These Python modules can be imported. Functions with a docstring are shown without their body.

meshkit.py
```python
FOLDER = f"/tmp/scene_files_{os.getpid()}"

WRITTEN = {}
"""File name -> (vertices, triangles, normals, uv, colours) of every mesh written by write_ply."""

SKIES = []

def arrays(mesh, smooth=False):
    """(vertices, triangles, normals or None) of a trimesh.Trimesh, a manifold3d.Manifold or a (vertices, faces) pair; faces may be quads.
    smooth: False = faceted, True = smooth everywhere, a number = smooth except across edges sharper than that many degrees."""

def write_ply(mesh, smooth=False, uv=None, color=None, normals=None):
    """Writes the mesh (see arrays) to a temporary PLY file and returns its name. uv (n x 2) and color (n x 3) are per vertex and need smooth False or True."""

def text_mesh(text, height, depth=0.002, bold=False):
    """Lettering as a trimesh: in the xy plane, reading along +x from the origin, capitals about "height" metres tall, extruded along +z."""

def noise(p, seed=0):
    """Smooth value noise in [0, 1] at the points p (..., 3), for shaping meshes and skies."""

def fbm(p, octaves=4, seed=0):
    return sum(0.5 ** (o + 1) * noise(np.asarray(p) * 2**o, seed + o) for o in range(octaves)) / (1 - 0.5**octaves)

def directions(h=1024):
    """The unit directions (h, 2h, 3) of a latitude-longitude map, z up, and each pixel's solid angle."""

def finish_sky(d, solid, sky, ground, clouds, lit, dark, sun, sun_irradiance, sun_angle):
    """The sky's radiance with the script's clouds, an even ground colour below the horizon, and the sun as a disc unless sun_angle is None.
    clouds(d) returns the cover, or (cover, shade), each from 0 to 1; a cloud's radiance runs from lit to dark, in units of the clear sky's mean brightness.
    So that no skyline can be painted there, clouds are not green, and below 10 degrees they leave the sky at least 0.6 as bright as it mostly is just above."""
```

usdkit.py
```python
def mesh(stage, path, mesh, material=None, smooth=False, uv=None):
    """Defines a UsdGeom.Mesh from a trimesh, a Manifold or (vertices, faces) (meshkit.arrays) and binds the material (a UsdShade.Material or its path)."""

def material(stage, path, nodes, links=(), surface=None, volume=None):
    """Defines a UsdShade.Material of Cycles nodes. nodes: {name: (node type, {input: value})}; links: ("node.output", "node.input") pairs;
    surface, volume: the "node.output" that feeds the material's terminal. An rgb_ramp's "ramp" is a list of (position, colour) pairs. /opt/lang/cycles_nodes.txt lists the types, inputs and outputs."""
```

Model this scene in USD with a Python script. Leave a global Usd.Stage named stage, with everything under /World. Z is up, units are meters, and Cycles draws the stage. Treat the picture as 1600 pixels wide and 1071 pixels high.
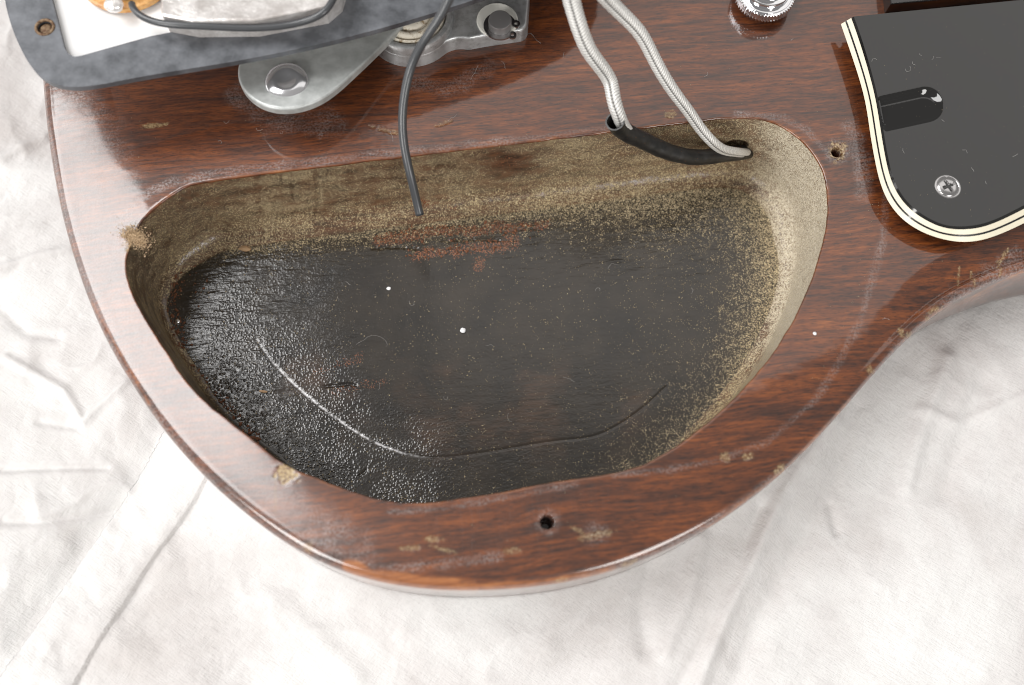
import math, numpy as np, trimesh, shapely, usdkit, meshkit
from scipy.spatial import Delaunay, cKDTree
from scipy.interpolate import splprep, splev
from shapely.geometry import Polygon
from pxr import Usd, UsdGeom, UsdLux, UsdShade, Gf, Sdf, Vt

stage = Usd.Stage.CreateInMemory()
UsdGeom.SetStageUpAxis(stage, 'Z'); UsdGeom.SetStageMetersPerUnit(stage, 1.0)
UsdGeom.Xform.Define(stage, '/World'); UsdGeom.Scope.Define(stage, '/World/Looks')
rng = np.random.default_rng(7)
MM = 0.001

# ---------------------------------------------------------------- camera
FPX, CX, CY = 1500.0, 800.0, 535.5
TH, RO, DIST = math.atan(515 / 1500), math.radians(5.5), 0.262
F = np.array([0, math.sin(TH), -math.cos(TH)])
R0, U0 = np.array([1.0, 0, 0]), np.array([0, math.cos(TH), math.sin(TH)])
R = R0 * math.cos(RO) + U0 * math.sin(RO)
U = -R0 * math.sin(RO) + U0 * math.cos(RO)
C = -DIST * F
cam = UsdGeom.Camera.Define(stage, '/World/camera')
cam.CreateHorizontalApertureAttr(36.0); cam.CreateVerticalApertureAttr(36.0 * 685 / 1024)
cam.CreateFocalLengthAttr(36.0 * FPX / 1600); cam.CreateClippingRangeAttr((0.02, 50))
cam.CreateFStopAttr(6.3); cam.CreateFocusDistanceAttr(0.285)
cam.CreateExposureAttr(0.0)
cam.AddTransformOp().Set(Gf.Matrix4d(*R, 0, *U, 0, *(-F), 0, *C, 1))

# ---------------------------------------------------------------- lamps (indoor close-up)
def rect(name, pos, to, w, h, rad, col=(1, 1, 1)):
    l = UsdLux.RectLight.Define(stage, '/World/' + name)
    l.CreateWidthAttr(w); l.CreateHeightAttr(h); l.CreateIntensityAttr(rad); l.CreateColorAttr(Gf.Vec3f(*col))
    p, t = np.array(pos, float), np.array(to, float)
    z = (p - t) / np.linalg.norm(p - t); x = np.cross([0, 1, 0], z); x /= np.linalg.norm(x); y = np.cross(z, x)
    l.AddTransformOp().Set(Gf.Matrix4d(*x, 0, *y, 0, *z, 0, *p, 1))
    return l
rect('window_light', (-1.58, 0.36, 2.20), (0, 0, 0), 1.52, 1.56, 8.6, (1.0, 0.99, 0.98))
rect('side_window_light', (-3.0, 0.20, 0.84), (0, 0, 0), 2.8, 1.2, 2.0, (1.0, 0.99, 0.98))
rect('front_left_light', (-0.62, -0.78, 0.55), (0, -0.05, 0), 0.42, 0.42, 12.0, (1.0, 0.98, 0.95))
rect('front_right_light', (0.66, -0.80, 0.55), (0, -0.05, 0), 0.42, 0.42, 9.5, (1.0, 0.98, 0.95))
rect('ceiling_light', (0.58, 0.92, 1.5), (0, 0, 0), 1.92, 0.95, 0.80, (1.0, 0.97, 0.94))
dome = UsdLux.DomeLight.Define(stage, '/World/room_light')
dm = usdkit.material(stage, '/World/Looks/room_light', {'b': ('background_shader', {'color': (1.0, 0.97, 0.94), 'strength': 0.27})}, [], surface='b.background')
UsdShade.MaterialBindingAPI.Apply(dome.GetPrim()).Bind(dm)

# ---------------------------------------------------------------- helpers
def at(px, py, z=0.0):
    """The point at height z (millimetres) seen at a pixel of the 1600 px wide photograph."""
    px, py, z = np.broadcast_arrays(np.asarray(px, float), np.asarray(py, float), np.asarray(z, float) * MM)
    d = F + R * ((px - CX) / FPX)[..., None] - U * ((py - CY) / FPX)[..., None]
    return C + d * ((z - C[2]) / d[..., 2])[..., None]

def pix(p):
    q = np.asarray(p) - C
    w = q @ F
    return np.stack([CX + FPX * (q @ R) / w, CY - FPX * (q @ U) / w], -1)

def spline(pts, step, closed=False, s=0.0):
    pts = np.asarray(pts, float)
    pts = pts[np.r_[True, np.linalg.norm(np.diff(pts, axis=0), axis=1) > 1e-9]]
    if len(pts) < 4:
        pts = np.stack([np.interp(np.linspace(0, 1, 5), np.linspace(0, 1, len(pts)), pts[:, k]) for k in range(pts.shape[1])], -1) + np.arange(5)[:, None] * 1e-6
    if closed:
        pts = np.vstack([pts, pts[:1]])
    tck, _ = splprep(pts.T, s=s, per=closed, k=3)
    d = np.stack(splev(np.linspace(0, 1, 6000), tck), -1)
    L = np.r_[0, np.cumsum(np.linalg.norm(np.diff(d, axis=0), axis=1))]
    n = max(int(round(L[-1] / step)), 4)
    t = np.linspace(0, L[-1], n + (not closed), endpoint=not closed)
    return np.stack([np.interp(t, L, d[:, k]) for k in range(pts.shape[1])], -1)

def inward(ring):
    """Unit normals to the left of a closed 2D ring."""
    t = np.roll(ring, -1, 0) - np.roll(ring, 1, 0)
    t /= np.linalg.norm(t, axis=1, keepdims=True)
    return np.stack([-t[:, 1], t[:, 0]], -1)

def ccw(ring):
    a = 0.5 * np.sum(ring[:, 0] * np.roll(ring[:, 1], -1) - ring[:, 1] * np.roll(ring[:, 0], -1))
    return ring if a > 0 else ring[::-1].copy()

def strip(rows, n, start=0):
    """Quads between consecutive rings of n vertices."""
    i, j = np.meshgrid(np.arange(rows - 1), np.arange(n), indexing='ij')
    a, b = start + i * n + j, start + i * n + (j + 1) % n
    q = np.stack([a, b, b + n, a + n], -1).reshape(-1, 4)
    return np.vstack([q[:, [0, 1, 2]], q[:, [0, 2, 3]]])

def fill(rings, grid, poly):
    """Triangles over ring points and grid points inside the polygon."""
    p = np.vstack(rings + [grid])
    t = Delaunay(p).simplices
    c = p[t].mean(1)
    t = t[shapely.contains_xy(poly, c[:, 0], c[:, 1])]
    cr = (p[t[:, 1], 0] - p[t[:, 0], 0]) * (p[t[:, 2], 1] - p[t[:, 0], 1]) - (p[t[:, 1], 1] - p[t[:, 0], 1]) * (p[t[:, 2], 0] - p[t[:, 0], 0])
    t[cr < 0] = t[cr < 0][:, ::-1]
    return p, t[np.abs(cr) > 1e-14]

def polydist(p, line):
    """Distance of 2D points to a polyline."""
    line = np.asarray(line, float)
    best = np.full(len(p), 1e9)
    for a, b in zip(line[:-1], line[1:]):
        ab = b - a
        t = np.clip(((p - a) @ ab) / max(ab @ ab, 1e-12), 0, 1)
        best = np.minimum(best, np.linalg.norm(p - a - t[:, None] * ab, axis=1))
    return best

def sm(x, a, b):
    t = np.clip((np.asarray(x, float) - a) / (b - a), 0, 1)
    return t * t * (3 - 2 * t)

def fb(p, scale, seed=0, o=4):
    p = np.asarray(p, float)
    if p.shape[1] == 2:
        p = np.c_[p, np.zeros(len(p))]
    return meshkit.fbm(p * scale + 57.3, o, seed)

def prim(path, m, mat, smooth=True, **attrs):
    g = usdkit.mesh(stage, path, m, mat, smooth)
    for k, a in attrs.items():
        UsdGeom.PrimvarsAPI(g).CreatePrimvar(k, Sdf.ValueTypeNames.FloatArray, 'vertex').Set(Vt.FloatArray.FromNumpy(np.asarray(a, np.float32)))
    return g.GetPrim()

def tag(p, label=None, cat=None, group=None, kind=None):
    for k, v in (('label', label), ('category', cat), ('group', group), ('kind', kind)):
        if v:
            p.SetCustomDataByKey(k, v)
    return p

def thing(name, label, cat, group=None):
    return tag(UsdGeom.Xform.Define(stage, '/World/' + name).GetPrim(), label, cat, group)

def cat(ms):
    ms = [(np.asarray(m.vertices), np.asarray(m.faces)) if isinstance(m, trimesh.Trimesh) else m for m in ms]
    v, f, n = [], [], 0
    for a, b in ms:
        v.append(a); f.append(b + n); n += len(a)
    return np.vstack(v), np.vstack(f)

def frames(p):
    """Parallel-transport frames along a path."""
    t = np.gradient(p, axis=0); t /= np.linalg.norm(t, axis=1, keepdims=True)
    a = np.zeros_like(p); x = np.cross(t[0], [0, 0, 1.0]); 
    if np.linalg.norm(x) < .1: x = np.cross(t[0], [1.0, 0, 0])
    for i in range(len(p)):
        x = x - t[i] * (x @ t[i]); x /= np.linalg.norm(x); a[i] = x
    return t, a, np.cross(t, a)

def tube(path, r, sides=16, caps=True, shape=None):
    """Swept tube. shape(i_along (n,1), angle (1,m)) multiplies the radius."""
    p = np.asarray(path, float); n = len(p)
    t, a, b = frames(p)
    r = np.broadcast_to(np.asarray(r, float), (n,))[:, None] * np.ones((1, sides))
    ang = np.arange(sides) * 2 * np.pi / sides
    s = np.r_[0, np.cumsum(np.linalg.norm(np.diff(p, axis=0), axis=1))]
    if shape is not None:
        r = r * shape(s[:, None], ang[None, :])
    v = p[:, None] + r[..., None] * (np.cos(ang)[None, :, None] * a[:, None] + np.sin(ang)[None, :, None] * b[:, None])
    v = v.reshape(-1, 3); f = strip(n, sides)
    if caps:
        v = np.vstack([v, p[:1], p[-1:]]); k = np.arange(sides)
        f = np.vstack([f, np.stack([(k + 1) % sides, k, np.full(sides, n * sides)], -1), np.stack([(n - 1) * sides + k, (n - 1) * sides + (k + 1) % sides, np.full(sides, n * sides + 1)], -1)])
    return v, f

def lathe(prof, n=64, centre=(0, 0, 0), fn=None):
    """Revolves (radius, z) pairs (metres) about z through centre."""
    prof = np.asarray(prof, float); a = np.arange(n) * 2 * np.pi / n
    r = prof[:, 0:1] * np.ones((1, n))
    if fn is not None:
        r = fn(r, prof[:, 1:2], a[None, :])
    v = np.stack([r * np.cos(a), r * np.sin(a), prof[:, 1:2] * np.ones((1, n))], -1).reshape(-1, 3) + np.asarray(centre)
    return v, strip(len(prof), n)[:, ::-1]

def bevelled(poly, z0, z1, b=0.0003, steps=3, out=0.0):
    """A flat slab of a shapely polygon (metres) with a rounded upper edge; simple outlines without holes use rings, others extrude."""
    if len(poly.interiors) == 0:
        ring = ccw(np.asarray(poly.exterior.coords)[:-1]); nn = inward(ring); n = len(ring)
        rows = [np.c_[ring - nn * out, np.full(n, z0)]]
        for k in range(steps + 1):
            a = k / steps * np.pi / 2
            rows.append(np.c_[ring + nn * b * (1 - math.cos(a)), np.full(n, z1 - b + b * math.sin(a))])
        top = rows[-1]
        p, t = fill([top[:, :2]], np.zeros((0, 2)), Polygon(top[:, :2]).buffer(1e-6))
        lo = t[:, ::-1]
        return np.vstack(rows), np.vstack([strip(len(rows), n), t + n * (len(rows) - 1), lo])
    m = trimesh.creation.extrude_polygon(poly, z1 - z0, engine='earcut'); m.apply_translation([0, 0, z0])
    return np.asarray(m.vertices), np.asarray(m.faces)

def specks(pts, sizes, flat=.6, seed=1):
    r_ = np.random.default_rng(seed); ico = trimesh.creation.icosahedron(); bv, bf = np.array(ico.vertices), np.array(ico.faces)
    n = len(pts)
    v = bv[None] * r_.uniform(.55, 1.35, (n, 12, 1)) * sizes[:, None, None] * np.stack([r_.uniform(.6, 1.6, n), r_.uniform(.5, 1.1, n), np.full(n, flat)], -1)[:, None, :]
    a = r_.uniform(0, 2 * np.pi, n); c_, s_ = np.cos(a)[:, None], np.sin(a)[:, None]
    x, y = v[..., 0] * c_ - v[..., 1] * s_, v[..., 0] * s_ + v[..., 1] * c_
    v = np.stack([x, y, v[..., 2]], -1) + pts[:, None, :] + np.array([0, 0, 1.0]) * (sizes * flat * .4)[:, None, None]
    return v.reshape(-1, 3), (bf[None] + 12 * np.arange(n)[:, None, None]).reshape(-1, 3)

# ---------------------------------------------------------------- materials
L = '/World/Looks/'
def simple(name, **kw):
    return usdkit.material(stage, L + name, {'p': ('principled_bsdf', kw)}, [], surface='p.BSDF')

def noise(scale, detail=3.0, rough=.55, dist=0.0, **kw):
    return ('noise_texture', dict(scale=scale, detail=detail, roughness=rough, distortion=dist, **kw))

def ramp(*stops):
    return ('rgb_ramp', {'ramp': list(stops)})

def g(v): return (v, v, v)

GR = math.radians(-11.5)
def wood_material():
    n = {
        'geo': ('geometry', {}),
        'rot': ('mapping', {'rotation': (0, 0, GR)}),
        'warp': noise(22, 2), 'wsub': ('vector_math', {'math_type': 'scale', 'scale': 0.005}), 'wadd': ('vector_math', {'math_type': 'add'}),
        'm1': ('mapping', {'scale': (105, 1080, 300)}), 'n1': noise(1, 3, .6),
        'm2': ('mapping', {'scale': (16, 150, 40)}), 'n2': noise(1, 3, .55),
        'm3': ('mapping', {'scale': (420, 4200, 700)}), 'n3': noise(1, 2, .6),
        'r1': ramp((.26, g(0)), (.74, g(1))),
        'r2': ramp((.30, g(0)), (.70, g(1))),
        'sum': ('math', {'math_type': 'multiply_add', 'value2': .62}),
        'sum2': ('math', {'math_type': 'multiply', 'value2': .38}),
        'col': ramp((.10, (.028, .0088, .0040)), (.36, (.070, .0185, .0054)), (.58, (.132, .0330, .0064)), (.80, (.205, .0540, .0092)), (.96, (.29, .088, .016))),
        'pr': ramp((.36, g(.22)), (.50, g(1))),
        'pm': ('mix', {'mix_type': 'multiply', 'fac': .75}),
        # wear and painted rim sheen read from the body itself
        'ascuff_sheen': ('attribute', {'attribute': 'scuff'}), 'achip': ('attribute', {'attribute': 'chip'}), 'aworn': ('attribute', {'attribute': 'worn'}),
        'nf': noise(1500, 3, .7), 'nm': noise(160, 4, .65),
        'sf': ramp((.40, g(0)), (.68, g(1))), 'sm': ramp((.30, g(.15)), (.66, g(1))),
        's1': ('math', {'math_type': 'multiply'}), 's2': ('math', {'math_type': 'multiply', 'use_clamp': True}),
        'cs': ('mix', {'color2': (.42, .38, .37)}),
        'w0': ('math', {'math_type': 'multiply', 'value2': 1.8}), 'wn': ('math', {'math_type': 'multiply', 'use_clamp': True}),
        'cwr': ramp((.3, (.17, .050, .014)), (.55, (.31, .105, .028)), (.75, (.42, .17, .055))), 'cw': ('mix', {}),
        'chn': ramp((.25, (.10, .05, .02)), (.5, (.33, .225, .11)), (.75, (.58, .47, .29))),
        'cc': ('mix', {}),
        # fine cross scratches in the lacquer
        'ms': ('mapping', {'scale': (1500, 34, 100), 'rotation': (0, 0, .22)}), 'ns': noise(1, 2, .5),
        'rs': ramp((.485, g(0)), (.5, g(1)), (.515, g(0))),
        'ahaze': ('attribute', {'attribute': 'haze'}), 'hz': ('math', {'math_type': 'multiply_add', 'value2': .15, 'value3': .06}), 'crough': ('math', {'math_type': 'multiply_add', 'value2': .35}),
        'bh': ('math', {'math_type': 'multiply_add', 'value2': -.25}),
        'bs': ('bump', {'strength': .20, 'distance': .0004}),
        'bw': noise(130, 2), 'b2': ('bump', {'strength': .05, 'distance': .001}),
        'ck': ('math', {'math_type': 'multiply_add', 'value2': 4.2, 'value3': -1.1}), 'ckm': ('math', {'math_type': 'multiply', 'use_clamp': True}), 'chipinv': ('math', {'math_type': 'subtract', 'value1': 1.0, 'use_clamp': True}),
        'p': ('principled_bsdf', {'roughness': .45, 'coat_ior': 1.68}),
    }
    l = [('geo.position', 'warp.vector'), ('warp.color', 'wsub.vector1'), ('geo.position', 'wadd.vector1'), ('wsub.vector', 'wadd.vector2'), ('wadd.vector', 'rot.vector'),
         ('rot.vector', 'm1.vector'), ('m1.vector', 'n1.vector'), ('rot.vector', 'm2.vector'), ('m2.vector', 'n2.vector'), ('rot.vector', 'm3.vector'), ('m3.vector', 'n3.vector'),
         ('n1.fac', 'r1.fac'), ('n2.fac', 'r2.fac'), ('r2.color', 'sum2.value1'), ('r1.color', 'sum.value1'), ('sum2.value', 'sum.value3'), ('sum.value', 'col.fac'),
         ('n3.fac', 'pr.fac'), ('col.color', 'pm.color1'), ('pr.color', 'pm.color2'),
         ('geo.position', 'nf.vector'), ('geo.position', 'nm.vector'), ('nf.fac', 'sf.fac'), ('nm.fac', 'sm.fac'),
         ('sf.color', 's1.value1'), ('sm.color', 's1.value2'), ('s1.value', 's2.value1'), ('ascuff_sheen.fac', 's2.value2'),
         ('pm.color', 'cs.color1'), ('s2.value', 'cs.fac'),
         ('aworn.fac', 'w0.value1'), ('w0.value', 'wn.value1'), ('sm.color', 'wn.value2'), ('cs.color', 'cw.color1'), ('wn.value', 'cw.fac'), ('n1.fac', 'cwr.fac'), ('cwr.color', 'cw.color2'),
         ('nf.fac', 'chn.fac'), ('cw.color', 'cc.color1'), ('chn.color', 'cc.color2'), ('nf.fac', 'ck.value1'), ('ck.value', 'ckm.value1'), ('achip.fac', 'ckm.value2'), ('ckm.value', 'cc.fac'), ('cc.color', 'p.base_color'),
         ('rot.vector', 'ms.vector'), ('ms.vector', 'ns.vector'), ('ns.fac', 'rs.fac'),
         ('ahaze.fac', 'hz.value1'), ('hz.value', 'crough.value3'), ('s2.value', 'crough.value1'), ('crough.value', 'p.coat_roughness'),
         ('rs.color', 'bh.value1'), ('n1.fac', 'bh.value3'), ('bh.value', 'bs.height'), ('geo.position', 'bw.vector'), ('bw.fac', 'b2.height'), ('b2.normal', 'p.coat_normal'), ('bs.normal', 'p.normal'),
         ('ckm.value', 'chipinv.value2'), ('chipinv.value', 'p.coat_weight')]
    return usdkit.material(stage, L + 'stained_wood', n, l, surface='p.BSDF')

def cavity_material():
    n = {
        'geo': ('geometry', {}),
        'rot': ('mapping', {'rotation': (0, 0, GR)}),
        'adust': ('attribute', {'attribute': 'dust'}), 'apale': ('attribute', {'attribute': 'pale'}), 'arust': ('attribute', {'attribute': 'rust'}), 'ascr': ('attribute', {'attribute': 'scratch'}), 'abare': ('attribute', {'attribute': 'bare'}), 'agrain': ('attribute', {'attribute': 'grain'}),
        'n1': noise(2300, 3, .75), 'n2': noise(420, 3, .6), 'n3': noise(90, 3, .6),
        'vor': ('voronoi_texture', {'scale': 3900.0}),
        # paint
        'pc': ramp((.3, (.010, .0078, .0060)), (.7, (.026, .0195, .0135))),
        # bare wood glimpsed under thin paint
        'bw': ('mapping', {'scale': (140, 1700, 400)}), 'bn': noise(1, 3, .6), 'bc': ramp((.35, (.060, .034, .021)), (.65, (.18, .085, .044))),
        'cb': ('mix', {}), 
        # dust: threshold of fine noise by the amount of dust
        'vs': ('separate_color', {}), 'vm': ('mapping', {'location': (.31, .17, .05)}), 'vor2': ('voronoi_texture', {'scale': 6000.0}), 'vs2': ('separate_color', {}),
        'j1': ('math', {'math_type': 'multiply_add', 'value2': .9, 'value3': -.45}), 'j2': ('math', {'math_type': 'add'}), 'j3': ('math', {'math_type': 'multiply_add', 'value2': .35}), 'j4': ('math', {'math_type': 'subtract'}),
        'mask0': ('math', {'math_type': 'multiply', 'value2': 12.0, 'use_clamp': True}), 'afilm': ('attribute', {'attribute': 'film'}), 'film': ('math', {'math_type': 'multiply', 'use_clamp': True}), 'mask': ('math', {'math_type': 'maximum'}),
        'gold': ramp((.0, (.085, .066, .052)), (.45, (.27, .20, .115)), (.78, (.60, .46, .24)), (1.0, (.88, .75, .47))),
        'palec': ramp((.0, (.34, .285, .20)), (.5, (.52, .455, .345)), (1.0, (.72, .66, .54))),
        'dc': ('mix', {}), 'cd': ('mix', {}),
        'rc': ramp((.2, (.06, .020, .012)), (.6, (.20, .066, .028)), (1.0, (.46, .20, .095))), 
        'rn': ('math', {'math_type': 'subtract'}), 'rs2': ('math', {'math_type': 'multiply', 'value2': .48}), 'rm': ('math', {'math_type': 'multiply', 'value2': 9.0, 'use_clamp': True}), 'cr': ('mix', {}),
        'cs': ('mix', {'color2': (.75, .74, .75)}),
        'rough': ('math', {'math_type': 'multiply_add', 'value2': .5, 'value3': .20}), 'spc': ('math', {'math_type': 'multiply_add', 'value2': -1.4, 'value3': .85, 'use_clamp': True}),
        # relief: grain ripples and paint pimples
        'gm': ('mapping', {'scale': (190, 900, 400)}), 'gn': noise(1, 2, .5, .4), 'g2': ('math', {'math_type': 'multiply', 'value2': 1.15}), 'gs': ('math', {'math_type': 'multiply'}),
        'pn': noise(1150, 2, .6), 'ps': ('math', {'math_type': 'multiply_add', 'value2': .16}),
        'apimp': ('attribute', {'attribute': 'pimple'}), 'vp': ('voronoi_texture', {'scale': 1250.0, 'feature': 'smooth_f1', 'smoothness': .25}), 'pr': ('map_range', {'from_min': .55, 'from_max': .05, 'to_min': 0.0, 'to_max': 1.0, 'clamp': True}), 'pa': ('math', {'math_type': 'multiply'}), 'pb': ('math', {'math_type': 'add'}),
        'dn': ('math', {'math_type': 'multiply_add', 'value2': .30}),
        'b1': ('bump', {'strength': .7, 'distance': .0003}),
        'p': ('principled_bsdf', {'specular_ior_level': .85}),
    }
    l = [('geo.position', 'rot.vector'), ('geo.position', 'n1.vector'), ('geo.position', 'n2.vector'), ('geo.position', 'n3.vector'), ('geo.position', 'vor.vector'),
         ('n3.fac', 'pc.fac'), ('rot.vector', 'bw.vector'), ('bw.vector', 'bn.vector'), ('bn.fac', 'bc.fac'), ('pc.color', 'cb.color1'), ('bc.color', 'cb.color2'), ('abare.fac', 'cb.fac'),
         ('vor.color', 'vs.color'), ('geo.position', 'vm.vector'), ('vm.vector', 'vor2.vector'), ('vor2.color', 'vs2.color'),
         ('n2.fac', 'j1.value1'), ('vs.r', 'j2.value1'), ('j1.value', 'j2.value2'), ('vs2.r', 'j3.value1'), ('j2.value', 'j3.value3'), ('adust.fac', 'j4.value1'), ('j3.value', 'j4.value2'),
         ('j4.value', 'mask0.value1'), ('adust.fac', 'film.value1'), ('afilm.fac', 'film.value2'), ('mask0.value', 'mask.value1'), ('film.value', 'mask.value2'),
         ('vs2.g', 'gold.fac'), ('vs2.g', 'palec.fac'), ('gold.color', 'dc.color1'), ('palec.color', 'dc.color2'), ('apale.fac', 'dc.fac'),
         ('cb.color', 'cd.color1'), ('dc.color', 'cd.color2'), ('mask.value', 'cd.fac'),
         ('arust.fac', 'rs2.value1'), ('rs2.value', 'rn.value1'), ('vs.g', 'rn.value2'), ('rn.value', 'rm.value1'), ('vs2.b', 'rc.fac'), ('cd.color', 'cr.color1'), ('rc.color', 'cr.color2'), ('rm.value', 'cr.fac'),
         ('cr.color', 'cs.color1'), ('ascr.fac', 'cs.fac'), ('cs.color', 'p.base_color'),
         ('mask.value', 'rough.value1'), ('rough.value', 'p.roughness'), ('mask.value', 'spc.value1'), ('spc.value', 'p.specular_ior_level'),
         ('rot.vector', 'gm.vector'), ('gm.vector', 'gn.vector'), ('gn.fac', 'g2.value1'), ('g2.value', 'gs.value1'), ('agrain.fac', 'gs.value2'), ('geo.position', 'pn.vector'), ('pn.fac', 'ps.value1'), ('gs.value', 'ps.value3'),
         ('geo.position', 'vp.vector'), ('vp.distance', 'pr.value'), ('pr.result', 'pa.value1'), ('apimp.fac', 'pa.value2'), ('pa.value', 'pb.value1'), ('ps.value', 'pb.value2'), ('mask0.value', 'dn.value1'), ('pb.value', 'dn.value3'), ('dn.value', 'b1.height'), ('b1.normal', 'p.normal')]
    return usdkit.material(stage, L + 'cavity_paint', n, l, surface='p.BSDF')

def cloth_material():
    n = {
        'geo': ('geometry', {}),
        'ma': ('mapping', {'rotation': (0, 0, .50)}),
        'mwa': ('mapping', {'scale': (260, 2600, 500)}), 'wa': noise(1, 2, .6), 'mwb': ('mapping', {'scale': (2600, 260, 500)}), 'wb': noise(1, 2, .6),
        'mx': ('math', {'math_type': 'add'}),
        'nl': noise(19, 5, .62, .6), 'nc': ramp((.28, (.58, .55, .535)), (.44, (.675, .655, .645)), (.58, (.75, .74, .73)), (.75, (.785, .78, .775))),
        'nf': noise(700, 4, .7), 'fa': ('math', {'math_type': 'multiply_add', 'value2': 1.6}),
        'wc': ramp((.80, g(.80)), (1.15, g(1.0))), 'mul': ('mix', {'mix_type': 'multiply', 'fac': .5}),
        'nb': noise(75, 3, .55), 'b0': ('bump', {'strength': .30, 'distance': .002}),
        'b': ('bump', {'strength': .6, 'distance': .00025}),
        'p': ('principled_bsdf', {'roughness': .9, 'sheen_weight': .1, 'specular_ior_level': .15}),
    }
    l = [('geo.position', 'ma.vector'), ('ma.vector', 'mwa.vector'), ('ma.vector', 'mwb.vector'), ('mwa.vector', 'wa.vector'), ('mwb.vector', 'wb.vector'), ('wa.fac', 'mx.value1'), ('wb.fac', 'mx.value2'), ('geo.position', 'nl.vector'), ('nl.fac', 'nc.fac'),
         ('geo.position', 'nf.vector'), ('nf.fac', 'fa.value1'), ('mx.value', 'fa.value3'), ('mx.value', 'wc.fac'), ('nc.color', 'mul.color1'), ('wc.color', 'mul.color2'), ('mul.color', 'p.base_color'),
         ('geo.position', 'nb.vector'), ('nb.fac', 'b0.height'), ('b0.normal', 'b.normal'), ('fa.value', 'b.height'), ('b.normal', 'p.normal')]
    return usdkit.material(stage, L + 'cotton_cloth', n, l, surface='p.BSDF')

def metal(name, c0, c1, r0, r1, scale=300, metallic=1.0, bump=.1, stretch=(1, 1, 1), lo=.35, hi=.65):
    n = {'geo': ('geometry', {}), 'm': ('mapping', {'scale': stretch}), 'n': noise(scale, 4, .65), 'c': ramp((lo, c0), (hi, c1)), 'r': ramp((lo, g(r0)), (hi, g(r1))),
         'nf': noise(scale * 6, 2, .6), 'b': ('bump', {'strength': bump, 'distance': .0003}), 'p': ('principled_bsdf', {'metallic': metallic})}
    l = [('geo.position', 'm.vector'), ('m.vector', 'n.vector'), ('n.fac', 'c.fac'), ('n.fac', 'r.fac'), ('c.color', 'p.base_color'), ('r.color', 'p.roughness'), ('geo.position', 'nf.vector'), ('nf.fac', 'b.height'), ('b.normal', 'p.normal')]
    return usdkit.material(stage, L + name, n, l, surface='p.BSDF')

def speck_material(name, stops):
    n = {'geo': ('geometry', {}), 'c': ramp(*stops), 'p': ('principled_bsdf', {'roughness': .7})}
    return usdkit.material(stage, L + name, n, [('geo.random_per_island', 'c.fac'), ('c.color', 'p.base_color')], surface='p.BSDF')

WOOD, CAV, CLOTH = wood_material(), cavity_material(), cloth_material()
ZINC = metal('cast_zinc', (.46, .47, .47), (.62, .63, .64), .30, .44, 260, .70, .06)
ARM = metal('dull_zinc', (.44, .46, .45), (.58, .60, .59), .38, .55, 260, .35, .06)
CHROME = simple('chrome', base_color=(.86, .86, .88), metallic=1.0, roughness=.06)
CHROME_DULL = simple('dull_chrome', base_color=(.62, .61, .61), metallic=1.0, roughness=.22)
RIVET = simple('polished_rivet', base_color=(.80, .80, .82), metallic=.85, roughness=.16)
STUD = simple('grey_stud', base_color=(.30, .29, .29), metallic=.5, roughness=.35)
STEEL = metal('grey_steel_plate', (.085, .090, .100), (.20, .21, .23), .36, .58, 150, .35, .08, lo=.36, hi=.78)
IVORY = metal('dirty_ivory_rubber', (.30, .22, .13), (.70, .65, .55), .45, .6, 500, 0.0, .1, lo=.34, hi=.5)
NYLON = simple('white_nylon', base_color=(.86, .85, .79), roughness=.35)
BLACK = simple('black_plastic', base_color=(.008, .008, .008), roughness=.30, coat_weight=1.0, coat_roughness=.06)
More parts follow.
